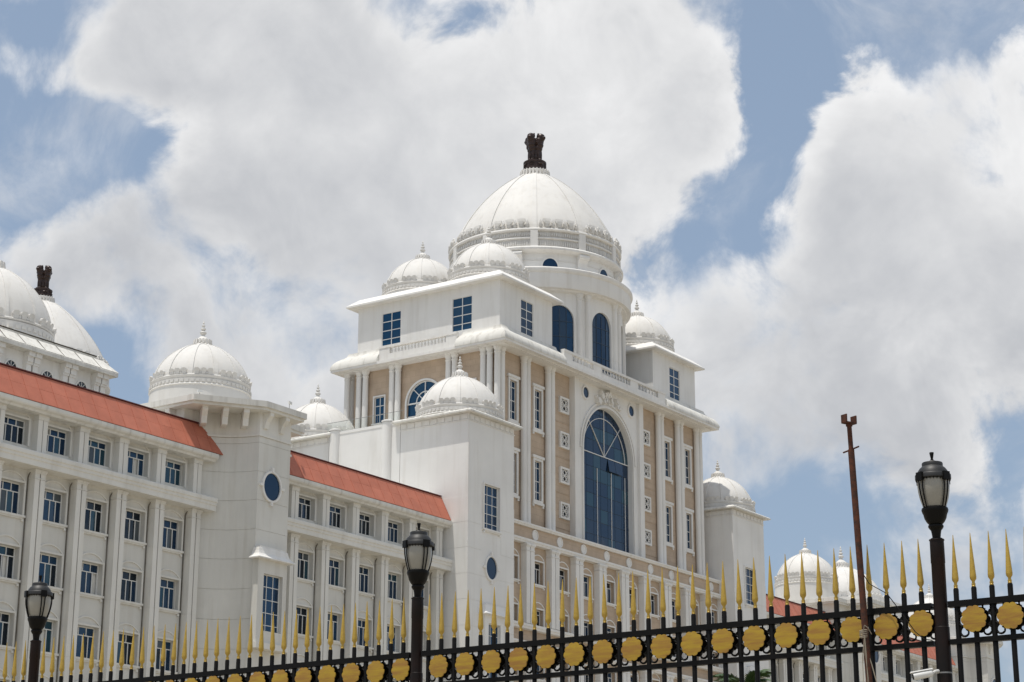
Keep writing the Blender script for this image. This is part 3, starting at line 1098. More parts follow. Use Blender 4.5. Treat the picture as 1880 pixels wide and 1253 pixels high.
turret(-26.08, -19.5, -10.87, -3.83, -1)
turret(19.4, 26.08, -10.87, -3.83, 1)
turret(-26.08, -19.5, 3.95, 10.9, -1, False)
small_dome(-22.7, -7.45, 47.72, 41.7, 3.72, 0.08)
small_dome(-22.6, 8.3, 47.72, 41.7, 3.72, 0.08)
small_dome(23.2, -7.3, 47.75, 41.7, 3.72, 0.08)

# terrace block between the turrets, half round piers, glass railing
mb = MB().box(-26.08, -17.0, -3.78, 3.9, G, 41.5)
mb.box(-26.12, -25.7, -3.76, 3.88, 41.5, 41.74)
tb = part('terrace_wall', mb, 'white')
for yy in (3.30, -2.40):
    pm = MB()
    pm.lathe([(.50, 8), (.50, 41.82)], 24, -26.02, yy, cap=False)
    pm.lathe([(.56, 41.822), (.56, 41.95), (.40, 42.02), (0.001, 42.03)], 24, -26.02, yy, cap=False)
    part('round_pier', pm, 'white', True, parent=tb)
rl_ = MB().tube([T(-25.9, -3.9, 42.70), T(-25.9, 4.35, 42.70)], .025, 6)
rl_.v = [(a - CX, b - CY, c) for a, b, c in rl_.v]
gr = part('glass_railing', rl_, 'grey')
for i in range(6):
    a = -3.88 + i * 1.37
    part('pane', MB().box(-25.91, -25.895, a, a + 1.34, 41.76, 42.68), 'clear', parent=gr)

# ---- base storeys under the tower
YB = -8.90
BB = 3.92
bw = [-12.9 + BB * k for k in range(-1, 9)]
bw = [c for c in bw if -18.5 < c < 18.6]
bp = [c for c in (-14.9 + BB * k for k in range(-1, 10)) if -19 < c < 19.2]
brow = [(29.30, 31.25), (25.75, 27.12), (21.2, 23.1), (17.1, 19.0)]
mb = MB()
wallgrid(mb, -19.6, 19.5, G, 34.0, [(c - .80, c + .80, a, b) for c in bw for a, b in brow], front(YB), .5)
base = part('base_wall', mb, 'stone')
part('tower_core', MB().box(-17.0, 17.0, -7.4, 7.3, G, 49.4), 'stone', parent=base)
part('base_side_wall', MB().box(-19.45, -17.02, YB + .02, 8, G, 34), 'white', parent=base)
for nm, z0, z1, yy in (('ledge', 33.97, 34.32, -9.42), ('ledge', 32.48, 32.91, -9.50), ('ledge', 25.15, 25.62, -9.50), ('ledge', 23.75, 24.15, -9.42)):
    lb = MB()
    pr = [(YB + .01, z0), (yy + .10, z0 + .02), (yy + .06, z0 + (z1 - z0) * .4), (yy, z0 + (z1 - z0) * .5), (yy, z1 - .03), (YB + .01, z1)]
    n = len(pr)
    lb.add([(-19.5, a, b) for a, b in pr] + [(19.4, a, b) for a, b in pr], [tuple(range(n - 1, -1, -1)), tuple(range(n, 2 * n))] + [(i, (i + 1) % n, (i + 1) % n + n, i + n) for i in range(n)])
    part(nm, lb, 'trim')
part('tan_band', MB().box(-19.48, 19.38, -9.13, YB + .02, 32.91, 33.97), 'stone')
md = MB()
md.lathe([(.46, 0), (.46, .10), (.36, .12), (.34, .06), (0.001, .08)], 28)
md.v = [(x, -z, y) for x, y, z in md.v]
mdm = md.mesh('roundel', True)
mdm.materials.append(M['trim'])
for k in range(-5, 5):
    x = 1.96 + BB * k
    if abs(x) < 18.5:
        put('roundel', mdm, None, BLD, T(x, -9.12, 33.45))
PB = pilaster_mesh('pilaster_base', 32.47 - 25.63, .60, .62, .05)
PB2 = pilaster_mesh('pilaster_base_low', 23.75 - 8, .60, .62, .05)
for c in bp:
    put('pilaster', PB, None, BLD, T(c, YB, 25.63))
    put('pilaster', PB2, None, BLD, T(c, YB, 8))
sb = surround_mesh('surround_base', 1.60, 1.95)
sb2 = surround_mesh('surround_base_short', 1.60, 1.37, True, False)
for c in bw:
    for r, (a, b) in enumerate(brow):
        h = b - a
        w = window('base_%d' % (r == 1), 1.60, h, [[-.80, -.28, .26, .80], [-.80, 0, .80]], [0, h * .72, h], c, YB + .36, a, 0,
                   ('glassB', 'glassA', 'glassC'), opened=.2, mull=.06, fwid=.07)
        put('surround', sb2 if r == 1 else sb, None, w, T(c, YB, a))

# ---- tower: tan stone storeys between white columns
TF, TS = -7.90, -17.80
fx = [(-15.95, -14.80), (-12.0, -10.93), (10.93, 12.0), (14.80, 15.95)]
fxs = [-15.38, -11.46, 12.1 - .64, 15.45 + .6]
fxs = [-15.38, -11.46, 11.55, 15.6]
frow = [(43.6, 47.15), (37.07, 40.62)]
gxs = [-7.24, 7.3]
gz = [46.66, 43.38, 40.10, 36.86]
ops = [(x - .55, x + .55, a, b) for x in fxs for a, b in frow]
mb = MB()
wallgrid(mb, -17.8, -6.0, 34.3, 49.62, [o for o in ops if o[0] < 0], front(TF), .3)
part('tower_front_wall', mb, 'stone')
mb = MB()
wallgrid(mb, 6.0, 17.8, 34.3, 49.62, [o for o in ops if o[0] > 0], front(TF), .3)
tf = part('tower_front_wall', mb, 'stone')
for z in (46.0, 42.72, 39.44, 36.2, 48.2):
    for a, b in ((-9.0, -6.25), (6.25, 9.1)):
        part('storey_joint', MB().box(a, b, TF - .035, TF + .01, z - 1.02, z - .96), 'stone', parent=tf)
# narrow windows with eared surrounds
es = MB()
for s in (-1, 1):
    es.box(s * .66 - .11, s * .66 + .11, -.13, .02, 0, 3.55)
es.box(-.77, .77, -.12, .02, 3.552, 3.78)
es.box(-.93, .93, -.20, .02, 3.782, 4.02)
for s in (-1, 1):
    es.box(s * .80 - .13, s * .80 + .13, -.16, .02, 3.25, 3.55) if False else None
es.box(-.77, .77, -.12, .02, -.20, -.002)
es.box(-.90, .90, -.18, .02, -.42, -.202)
for s in (-1, 1):
    es.box(s * .78 - .10, s * .78 + .10, -.15, .02, -.62, -.422)
esm = es.mesh('eared_surround')
esm.materials.append(M['trim'])
for x in fxs:
    for a, b in frow:
        w = window('tower_narrow', 1.1, 3.55, [[-.55, 0, .55]] * 4, [0, .78, 1.75 - .0, 2.95, 3.55], x, TF + .16, a, 0, ('glassA', 'glassA', 'glassB'), mull=.06, fwid=.05)
        put('surround', esm, None, w, T(x, TF, a))
# pierced screens
jl = MB()
for s in (-1, 1):
    jl.box(s * .66 - .09, s * .66 + .09, -.22, .02, -.75, .75)
    jl.box(-.57, .57, -.22, .02, s * .66 - .09, s * .66 + .09)


def bar2(mb, x0, z0, x1, z1, w, y0, y1):
    d = Vector((x1 - x0, z1 - z0)).normalized()
    n = Vector((-d.y, d.x)) * w / 2
    mb.prismy([(x0 - n.x, z0 - n.y), (x1 - n.x, z1 - n.y), (x1 + n.x, z1 + n.y), (x0 + n.x, z0 + n.y)], y0, y1)


q = .57
for i, (x0, z0, x1, z1, w) in enumerate([(-q, -q, q, q, .055), (-q, q, q, -q, .055), (-q, 0, 0, q, .05), (0, q, q, 0, .05), (q, 0, 0, -q, .05), (0, -q, -q, 0, .05),
                                         (-q, .0, q, .0, .05), (-.28, -q, -.28, q, .04), (.28, -q, .28, q, .04)]):
    bar2(jl, x0, z0, x1, z1, w, -.17 + .004 * i, -.09 + .002 * i)
jlm = jl.mesh('pierced_screen')
jlm.materials.append(M['trim'])
jbm = MB().box(-.57, .57, -.05, .01, -.57, .57).mesh('screen_shade_panel')  # flat dark panel; its colour stands in for shade behind the openings
jbm.materials.append(M['glassC'])
for x in gxs:
    for z in gz:
        o = put('pierced_screen', jlm, None, BLD, T(x, TF, z))
        put('screen_shade_panel', jbm, None, o, T(x, TF, z))

# columns
def column_mesh(name, z0, z1, r, joints=()):
    h = z1 - z0
    pr = [(r * 1.35, 0), (r * 1.35, .14), (r * 1.18, .20), (r * 1.22, .30), (r * 1.02, .40)]
    for j in joints:
        pr += [(r * 1.0, j - .03), (r * .95, j - .02), (r * .95, j + .02), (r * 1.0, j + .03)]
    pr += [(r * .96, h - .62), (r * 1.12, h - .58), (r * 1.12, h - .52), (r * .98, h - .48), (r * 1.0, h - .36), (r * 1.25, h - .24), (r * 1.35, h - .16), (r * 1.35, h)]
    me = MB().lathe(pr, 20).mesh(name, True)
    me.materials.append(M['trim'])
    return me


CM = column_mesh('column', 34.32, 49.63, .275, [2.2, 5.5, 8.8, 12.0])
for x in (-18.15, -17.45, -14.05, -13.42, -10.13, -9.47, 9.50, 10.15, 13.28, 14.0, 17.15, 17.85):
    put('column', CM, None, BLD, T(x, -8.18, 34.325))
for y in (7.17, 6.44, 3.38, 2.70, -2.92, -3.60, -6.68, -7.38, 8.55):
    put('column', CM, None, BLD, T(-18.17, y, 34.325))
put('column', CM, None, BLD, T(-17.45, 8.55, 34.325))

# white arched centre piece
PX = 6.15
n = 40
AR, AC, ZB = 4.36, 43.28, 34.34
hole = [(AR * math.cos(math.pi * i / n), AC + 4.55 * math.sin(math.pi * i / n)) for i in range(n + 1)]
hole = hole + [(-AR, ZB + .02), (AR, ZB + .02)]
mb = MB()
holepanel(mb, -5.42, 5.42, ZB, 49.62, hole, front(-8.22), .55)
cp = part('arch_panel', mb, 'white')
for s in (-1, 1):
    a, b = sorted((s * 5.40, s * PX))
    part('arch_pilaster', MB().box(a, b, -8.50, -7.8, ZB, 49.62), 'trim', parent=cp)
am = MB()
for r0, r1, y0 in ((AR + .04, AR + .22, -8.36), (AR + .42, AR + .58, -8.34)):
    for i in range(n):
        a, b = math.pi * i / n, math.pi * (i + 1) / n
        f_ = 4.55 / AR
        q = [(r0 * math.cos(a), AC + r0 * f_ * math.sin(a)), (r1 * math.cos(a), AC + r1 * f_ * math.sin(a)), (r1 * math.cos(b), AC + r1 * f_ * math.sin(b)), (r0 * math.cos(b), AC + r0 * f_ * math.sin(b))]
        vs = [(x, y0, z) for x, z in q] + [(x, -8.21, z) for x, z in q]
        am.add(vs, [(0, 1, 2, 3), (1, 5, 6, 2), (3, 7, 4, 0)])
for s in (-1, 1):
    a, b = sorted((s * (AR + .04), s * (AR + .22)))
    am.box(a, b, -8.36, -8.21, ZB, AC)
part('archivolt', am, 'trim', parent=cp)
# carved crest over the arch
cr = MB()
random.seed(11)
for i in range(46):
    t = random.uniform(-1, 1)
    a = math.pi / 2 - t * .40
    rr = AR + .62 + random.random() * (1.05 - .85 * abs(t))
    L_ = random.uniform(.38, .72)
    x, z = rr * math.cos(a), AC + rr * math.sin(a)
    an = a + random.uniform(-1.1, 1.1)
    pl = [(-.15, -.12), (.45, -.22), (.85, -.12), (1, .05), (.7, .20), (.25, .20)]
    pp = [(x + L_ * (u * math.cos(an) - v * math.sin(an)), z + L_ * (u * math.sin(an) + v * math.cos(an))) for u, v in pl]
    if max(p[1] for p in pp) > 49.58:
        continue
    y0 = -8.30 - random.random() * .40
    cr.prismy(pp, y0, -8.2)
part('carved_crest', cr, 'trim', parent=cp)
for x in (-3.9, 4.25):
    rm = MB()
    ring_xz(rm, x, 48.62, .48, .52, .16, -8.34, -8.20, 28)
    ro_ = part('round_window', rm, 'trim')
    part('pane', MB().prismy([(x + .5 * math.cos(2 * math.pi * i / 28), 48.62 + .54 * math.sin(2 * math.pi * i / 28)) for i in range(28)], -8.245, -8.21), 'glassB', parent=ro_)
# curtain glazing of the great arch: separate panes between dark joints, white tracery in front
gb = part('great_arch_window', MB().box(-AR - .2, AR + .2, -7.72, -7.66, ZB, AC + 4.9), 'mull')
cols = [-4.36 + 8.72 * i / 7 for i in range(8)]
rowz = [ZB + .02 + (AC - ZB - .02) * i / 7 for i in range(8)] + [AC + 1.28 * k for k in range(1, 5)]
for k in range(len(rowz) - 1):
    for i in range(7):
        x0, x1 = cols[i] + .025, cols[i + 1] - .025
        z0, z1 = rowz[k] + .025, rowz[k + 1] - .025
        gsel = random.choice(['glassB', 'glassB', 'glassB', 'glassB', 'glassT'])
        c = ((x0 + x1) / 2, -7.745, (z0 + z1) / 2)
        pmb = MB().box(-(x1 - x0) / 2, (x1 - x0) / 2, -.012, .012, -(z1 - z0) / 2, (z1 - z0) / 2)
        tilt = Matrix.Rotation(random.uniform(-.003, .003), 4, 'Z') @ Matrix.Rotation(random.uniform(-.004, .004), 4, 'X')
        off = 0
        if (i, k) in ((4, 6), (5, 6)):
            tilt = Matrix.Rotation(-.16, 4, 'X'); off = -.12
        put('pane', pmb, gsel, gb, mtx=Matrix.Translation(T(c[0], c[1] + off, c[2])) @ tilt)
tr = MB()
yA, yB = -7.82, -7.76
for i in range(24):
    a, b = math.pi * i / 24, math.pi * (i + 1) / 24
    r0, r1 = 3.72, 3.77
    tr.prismy([(r0 * math.cos(a), AC + .98 * r0 * math.sin(a)), (r1 * math.cos(a), AC + .98 * r1 * math.sin(a)), (r1 * math.cos(b), AC + .98 * r1 * math.sin(b)), (r0 * math.cos(b), AC + .98 * r0 * math.sin(b))], yA, yB)
tr.box(-AR, AR, yA - .02, yB, AC - .035, AC + .035)
tr.box(-.025, .025, yA - .01, yB, AC + .035, AC + 4.5)
bar2(tr, 0, AC, -2.95, AC + 3.35, .035, yA - .03, yB - .002)
bar2(tr, 0, AC, 2.95, AC + 3.35, .035, yA - .032, yB - .003)
tr.box(-3.737, -3.693, yA, yB, 37.3, AC - .06)
tr.box(-1.272, -1.228, yA, yB, ZB, AC - 1.3)
tr.box(1.228, 1.272, yA, yB, ZB, AC - 1.3)
tr.box(3.693, 3.737, yA, yB, ZB, AC - 1.3)
part('tracery', tr, 'frame', parent=gb)

# side (left) face of the tower
mb = MB()
sw_ops = [(-(5.72 - .10), -(4.36 + .10), 44.6, 47.05), (4.46, 5.62, 44.6, 47.05)]
wallgrid(mb, -8.0, -2.3, 40.5, 49.62, [o for o in sw_ops if o[0] < 0], left(TS), .3)
wallgrid(mb, 2.3, 8.0, 40.5, 49.62, [o for o in sw_ops if o[0] > 0], left(TS), .3)
n2 = 28
ah = [(1.95 * math.cos(math.pi * i / n2), 45.9 + 1.95 * math.sin(math.pi * i / n2)) for i in range(n2 + 1)] + [(-1.95, 42.6), (1.95, 42.6)]
holepanel(mb, -2.3, 2.3, 40.5, 49.62, ah, left(TS), .35)
part('tower_side_wall', mb, 'stone')
sm_ = surround_mesh('surround_side', 1.16, 2.45, False, True)
for yc in (5.04, -5.04):
    w = window('side_small', 1.16, 2.45, [[-.58, 0, .58]] * 3, [0, .8, 1.62, 2.45], TS + .12, yc, 44.6, -math.pi / 2, ('glassS',), mull=.06)
    put('surround', sm_, None, w, T(TS, yc, 44.6), -math.pi / 2)
# arched side window
fm = MB()
L0 = left(TS)
for i in range(n2):
    a, b = math.pi * i / n2, math.pi * (i + 1) / n2
    for r0, r1, y0, y1 in ((1.93, 2.10, -.08, .02), (1.84, 1.93, .10, .22), (.92, 1.0, .13, .20)):
        fm.prismy([(r0 * math.cos(a), 45.9 + r0 * math.sin(a)), (r1 * math.cos(a), 45.9 + r1 * math.sin(a)), (r1 * math.cos(b), 45.9 + r1 * math.sin(b)), (r0 * math.cos(b), 45.9 + r0 * math.sin(b))], y0, y1, L0)
for s in (-1, 1):
    a, b = sorted((s * 1.93, s * 2.10))
    fm.box(a, b, -.08, .02, 42.5, 45.9, L0)
    a, b = sorted((s * .93, s * 1.0))
    fm.box(a, b, .13, .20, 42.6, 45.82, L0)
fm.box(-1.95, 1.95, .11, .20, 45.82, 45.94, L0)
fm.box(-1.95, 1.95, .115, .20, 44.65, 44.73, L0)
fm.box(-.04, .04, .12, .20, 45.94, 47.8, L0)


def lm_bar(x0, z0, x1, z1, w, y0, y1):
    d = Vector((x1 - x0, z1 - z0)).normalized()
    n_ = Vector((-d.y, d.x)) * w / 2
    fm.prismy([(x0 - n_.x, z0 - n_.y), (x1 - n_.x, z1 - n_.y), (x1 + n_.x, z1 + n_.y), (x0 + n_.x, z0 + n_.y)], y0, y1, L0)


lm_bar(0, 45.9, 1.34, 47.24, .07, .125, .2)
lm_bar(0, 45.9, -1.34, 47.24, .07, .127, .2)
sw = part('arched_window', fm, 'frame')
pa = [(1.9 * math.cos(math.pi * i / n2), 45.9 + 1.9 * math.sin(math.pi * i / n2)) for i in range(n2 + 1)]
for s in range(4):
    seg = pa[s * 7:s * 7 + 8]
    part('pane', MB().prismy(seg + [(0, 45.9)], .21 + .002 * s, .24, L0), 'glassS', parent=sw)
for x0, x1 in ((-1.93, -.97), (-.96, .96), (.97, 1.93)):
    for z0, z1 in ((42.6, 44.68), (44.7, 45.86)):
        part('pane', MB().box(x0, x1, .222, .25, z0, z1, L0), 'glassS', parent=sw)

# lower eave: soffit slab, swept corner eaves, balustraded parapets
HX, HY = 19.28, 9.77
mb = MB()
mb.box(-HX + .05, HX - .05, -HY + .05, HY - .05, 49.70, 49.96)
mb.box(-HX + .55, HX - .55, -HY + .55, HY - .55, 49.60, 49.698)
part('soffit', mb, 'trim')
EP = [(0, 49.90), (0, 50.10), (.06, 50.30), (.20, 50.56), (.42, 50.80), (.68, 50.98), (.92, 51.12), (1.08, 51.28), (1.16, 51.46), (1.18, 51.56), (1.75, 51.56), (1.75, 49.97)]


def lsweep(sx, sy, xe, ye):
    mb = MB()
    vs = []
    for d, z in EP:
        vs += [(sx * (HX - d), sy * ye, z), (sx * (HX - d), sy * (HY - d), z), (sx * xe, sy * (HY - d), z)]
    n = len(EP)
    fs = []
    for k in range(n):
        j = (k + 1) % n
        for i in range(2):
            q = (k * 3 + i, k * 3 + i + 1, j * 3 + i + 1, j * 3 + i)
            fs.append(q if sx * sy < 0 else q[::-1])
    fs.append(tuple(k * 3 for k in range(n)))
    fs.append(tuple(k * 3 + 2 for k in range(n - 1, -1, -1)))
    mb.add(vs, fs)
    part('swept_eave', mb, 'weather', True)


lsweep(-1, -1, 9.4, 4.35)
lsweep(-1, 1, 9.4, 4.35)
lsweep(1, -1, 8.9, 4.35)
BALM = MB().lathe([(.075, 0), (.085, .06), (.05, .12), (.10, .26), (.06, .42), (.045, .48), (.08, .54), (.075, .60)], 10).mesh('baluster', True)
BALM.materials.append(M['trim'])


def parapet(a0, a1, groups, mp, place, zb, n_per):
    """parapet in wall space from a0 to a1, groups of balusters between solid piers"""
    mb = MB()
    mb.box(a0, a1, 0, .35, 49.965, zb, mp)
    mb.box(a0, a1, -.04, .39, zb + .60, zb + .82, mp)
    xs = [a0] + [e for g_ in groups for e in g_] + [a1]
    for i in range(0, len(xs), 2):
        if xs[i + 1] - xs[i] > .02:
            mb.box(xs[i], xs[i + 1], .004, .346, zb, zb + .60, mp)
    o = part('parapet', mb, 'trim')
    for g0, g1 in groups:
        n = max(3, int((g1 - g0) / n_per))
        for i in range(n):
            a = g0 + (g1 - g0) * (i + .5) / n
            p = mp(a, .17, zb)
            put('baluster', BALM, None, o, T(*p))
    return o


parapet(-9.38, 8.88, [(-8.0, -4.35), (-2.95, 2.25), (3.6, 7.5)], front(-9.45), None, 50.50, .50)
parapet(-4.33, 4.33, [(-3.15, 3.15)], left(-18.95), None, 50.58, .36)

# upper pavilions
for s in (-1, 1):
    xa, xb = (-17.54, -9.11) if s < 0 else (9.05, 17.54)
    mb = MB()
    fw_ = (-14.19, -12.20) if s < 0 else (12.36, 14.40)
    wallgrid(mb, xa, xb, 49.97, 56.06, [(fw_[0], fw_[1], 51.9, 55.05)], front(-7.97), .22)
    mb.add([(xb, -7.97, 49.97), (xb, 7.97, 49.97), (xb, 7.97, 56.06), (xb, -7.97, 56.06)], [(0, 1, 2, 3)])
    so_ = []
    if s < 0:
        so_ = [(-5.18, -3.02, 51.9, 55.03), (2.80, 4.94, 51.9, 55.03)]
    wallgrid(mb, -7.97, 7.97, 49.97, 56.06, so_, left(xa), .22)
    mb.add([(xa, 7.97, 49.97), (xb, 7.97, 49.97), (xb, 7.97, 56.06), (xa, 7.97, 56.06)], [(3, 2, 1, 0)])
    pw_ = part('upper_pavilion', mb, 'white')
    c = (fw_[0] + fw_[1]) / 2
    ww = fw_[1] - fw_[0]
    window('up_front_%d' % s, ww, 3.15, [[-ww / 2, 0, ww / 2]] * 4, [0, .62, 1.44, 2.30, 3.15], c, -7.97 + .12, 51.9, 0, ('glassA', 'glassB'), mull=.07, fwid=.05)
    for o in so_:
        c = -(o[0] + o[1]) / 2
        ww = o[1] - o[0]
        wq = window('up_side', ww, 3.13, [[-ww / 2, 0, ww / 2]] * 4, [0, .62, 1.44, 2.30, 3.13], xa + .10, c, 51.9, -math.pi / 2, ('glassS',), mull=.07, fwid=.05)
    ev = MB()
    o = .78
    vs = []
    for a, z in ((o, 56.0), (o, 56.16), (-.10, 56.88)):
        vs += [(xa - a, -7.97 - a, z), (xb + a, -7.97 - a, z), (xb + a, 8.07 + a, z), (xa - a, 8.07 + a, z)]
    fs = [(3, 2, 1, 0), (8, 9, 10, 11)]
    for k in range(2):
        fs += [(k * 4 + i, k * 4 + (i + 1) % 4, (k + 1) * 4 + (i + 1) % 4, (k + 1) * 4 + i) for i in range(4)]
    ev.add(vs, fs)
    part('eave', ev, 'trim', parent=pw_)
    small_dome(s * 13.3, -3.75, 63.2, 56.7, 3.74, 0.05)
    small_dome(s * 13.3, 3.85, 63.2, 56.7, 3.74, 0.05)


# ---- the great drum and dome (also used for the twin tower behind)
def great_dome(ox, oy, parent, full=True, label=None):
    P = lambda mb, nm, mat, sm_=False, par=None: put(nm, mb, mat, par or parent, T(ox, oy, 0), 0, None, sm_)
    NB = 11
    ST = 360.0 / NB
    OFF = 213.2 - 6 * ST
    RD = 8.58
    if full:
        mb = MB()
        for i in range(NB):
            ac = R_(OFF + ST / 2 + ST * i)
            hole = [(1.42 * math.cos(math.pi * j / 16), 55.6 + 1.45 * math.sin(math.pi * j / 16)) for j in range(17)] + [(-1.42, 51.2), (1.42, 51.2)]
            def mp(a, b, c, ac=ac):
                an = ac + a / RD
                return ((RD - b) * math.cos(an), (RD - b) * math.sin(an), c)
            # hole mesh subdivided horizontally by the arch points; straight sides are short enough
            w_ = RD * R_(ST / 2)
            holepanel(mb, -1.95, 1.95, 49.96, 58.3, hole, mp, .28)
            for a, b in ((-w_, -1.95), (1.95, w_)):
                mb.add([(a, 0, 49.96), (b, 0, 49.96), (b, 0, 58.3), (a, 0, 58.3)], [(0, 1, 2, 3)], mp)
        dr = P(mb, 'drum_wall', 'white')
        for i in range(NB):
            ang_ = (OFF + ST / 2 + ST * i) % 360
            if not 150 < ang_ < 320:
                continue
            ac = R_(ang_)
            def mp(a, b, c, ac=ac):
                an = ac + a / RD
                return ((RD - b) * math.cos(an), (RD - b) * math.sin(an), c)
            fmb = MB()
            for k in range(1, 4):
                x = -1.42 + .71 * k
                fmb.box(x - .025, x + .025, .15, .20, 51.2, 56.7, mp)
            for z in (52.6, 54.0, 55.5):
                for k in range(4):
                    fmb.box(-1.42 + .71 * k + .025, -1.42 + .71 * (k + 1) - .025, .16, .20, z - .025, z + .025, mp)
            wv = P(fmb, 'drum_window', 'mull')
            zz = [51.15, 52.6, 54.0, 55.5, 57.05]
            for k in range(4):
                for j in range(4):
                    P(MB().box(-1.44 + .72 * k, -1.44 + .72 * (k + 1), .20, .23, zz[j], zz[j + 1], mp), 'pane', 'glassB' if k < 3 else 'glassA', False, wv)
        dcm = column_mesh('drum_column', 50.0, 58.32, .30, [2.6, 5.2]) if 'drum_column' not in bpy.data.meshes else bpy.data.meshes['drum_column']
        for i in range(NB):
            for d in (-3.1, 3.1):
                a = R_(OFF + ST * i + d)
                put('column', dcm, None, parent, T(ox + 8.62 * math.cos(a), oy + 8.62 * math.sin(a), 49.97))
    # cornice
    P(MB().lathe([(8.5, 58.20), (9.0, 58.30), (9.05, 58.42), (9.38, 58.46), (9.42, 58.6), (9.42, 59.9), (9.50, 59.96), (9.62, 60.2), (9.60, 60.36), (9.45, 60.46), (7.9, 60.5)], 120, cap=False), 'drum_cornice', 'trim', True)
    up_ = P(MB().lathe([(8.02, 60.4), (8.02, 62.4)], 120, cap=False), 'upper_drum', 'white', True)
    P(MB().lathe([(8.05, 61.55), (8.07, 61.56), (8.07, 61.60), (8.05, 61.61)], 120, cap=False), 'string_line', 'trim', True, up_)
    for i in range(8):
        ac = R_(224 + 45 * i)
        def mp(a, b, c, ac=ac):
            an = ac + a / 8.02
            return ((8.02 - b) * math.cos(an), (8.02 - b) * math.sin(an), c)
        fmb = MB()
        for j in range(14):
            a, b = math.pi * j / 14, math.pi * (j + 1) / 14
            fmb.prismy([(.72 * math.cos(a), 60.95 + .80 * math.sin(a)), (.86 * math.cos(a), 60.95 + .94 * math.sin(a)), (.86 * math.cos(b), 60.95 + .94 * math.sin(b)), (.72 * math.cos(b), 60.95 + .80 * math.sin(b))], -.10, .05, mp)
        fmb.box(-.95, .95, -.12, .05, 60.80, 60.95, mp)
        lw = P(fmb, 'lunette_window', 'trim')
        P(MB().prismy([(.74 * math.cos(math.pi * j / 14), 60.95 + .82 * math.sin(math.pi * j / 14)) for j in range(15)], -.075, .03, mp), 'pane', 'glassB', False, lw)
        # scroll console between the windows
        ac2 = R_(247 + 45 * i)
        def mp2(a, b, c, ac=ac2):
            an = ac + a / 8.02
            return ((8.02 - b) * math.cos(an), (8.02 - b) * math.sin(an), c)
        cb = MB()
        prof = [(0, 62.33), (.62, 62.33), (.70, 62.15), (.66, 61.95), (.45, 61.86), (.30, 61.60), (.26, 61.2), (.34, 60.9), (.55, 60.82), (.58, 60.62), (.50, 60.48), (0, 60.47)]
        n_ = len(prof)
        cb.add([(-.50, -b, z) for b, z in prof] + [(.50, -b, z) for b, z in prof], [tuple(range(n_)), tuple(range(2 * n_ - 1, n_ - 1, -1))] + [((i_ + 1) % n_, i_, i_ + n_, (i_ + 1) % n_ + n_) for i_ in range(n_)], mp2)
        P(cb, 'console', 'trim', False, up_)
    # shelf, frieze, moulding
    P(MB().lathe([(8.0, 62.28), (8.55, 62.36), (8.70, 62.48), (8.72, 62.66), (8.62, 62.80), (8.2, 62.84)], 120, cap=False), 'shelf_moulding', 'trim', True)
    fr2 = P(MB().lathe([(8.28, 62.8), (8.28, 64.5)], 120, cap=False), 'frieze', 'domew', True)
    P(MB().lathe([(8.28, 63.58), (8.40, 63.60), (8.44, 63.68), (8.40, 63.76), (8.28, 63.78)], 120, cap=False), 'frieze_moulding', 'trim', True, fr2)
    P(MB().lathe([(8.2, 64.36), (8.48, 64.40), (8.56, 64.52), (8.52, 64.66), (8.40, 64.72), (8.1, 64.74)], 120, cap=False), 'crown_moulding', 'trim', True)
    random.seed(5)
    cvb = MB()
    for i in range(240):
        a = 2 * math.pi * i / 240
        if abs(((math.degrees(a) - OFF + ST / 2) % ST) - ST / 2) < 2.4:
            continue
        ca, sa = math.cos(a), math.sin(a)
        def mp(px_, py_, pz_, ca=ca, sa=sa):
            q = 8.28 + py_
            return (q * ca - px_ * sa, q * sa + px_ * ca, pz_)
        t = random.uniform(-.25, .25)
        for zc, hh in ((63.2, .30), (64.07, .22)):
            zc += random.uniform(-.05, .05)
            w_ = .085
            cvb.prismy([(-w_, zc - hh), (w_ * .6, zc - hh * .6), (w_, zc + t * .3), (w_ * .3, zc + hh), (-w_ * .9, zc + hh * .4)], random.uniform(.05, .12), 0, mp)
    P(cvb, 'carved_relief', 'domew', False, fr2)
    for i in range(NB):
        a = R_(OFF + ST * i)
        ca, sa = math.cos(a), math.sin(a)
        def mp(px_, py_, pz_, ca=ca, sa=sa):
            q = 8.28 + py_
            return (q * ca - px_ * sa, q * sa + px_ * ca, pz_)
        P(MB().box(-.36, .36, -.05, .26, 62.78, 64.42, mp), 'frieze_pier', 'trim', False, fr2)
    # shell
    Z0, RR, H, p, q = 64.60, 8.24, 9.0, 1.40, .70
    TM = .905
    pr = dome_profile(RR, H, p, q, Z0, 26, TM)
    pr.append((1.2, Z0 + H * TM + .14))
    sh_ = P(MB().lathe(pr, 120, cap=False), 'dome', 'domew', True)
    prr = dome_profile(RR + .08, H + .06, p, q, Z0, 26, TM)
    rb = MB()
    for i in range(len(prr) - 1):
        (r0, z0), (r1, z1) = prr[i], prr[i + 1]
        w0, w1 = .13 + .13 * r0 / RR, .13 + .13 * r1 / RR
        rb.add([(r0, -w0, z0), (r0, w0, z0), (r1, w1, z1), (r1, -w1, z1), (r0 - .2, -w0, z0 - .03), (r0 - .2, w0, z0 - .03), (r1 - .2, w1, z1 - .1), (r1 - .2, -w1, z1 - .1)],
               [(0, 1, 2, 3), (1, 5, 6, 2), (0, 3, 7, 4)])
    rbm = rb.mesh('rib')
    rbm.materials.append(M['domew'])
    pm1 = {}
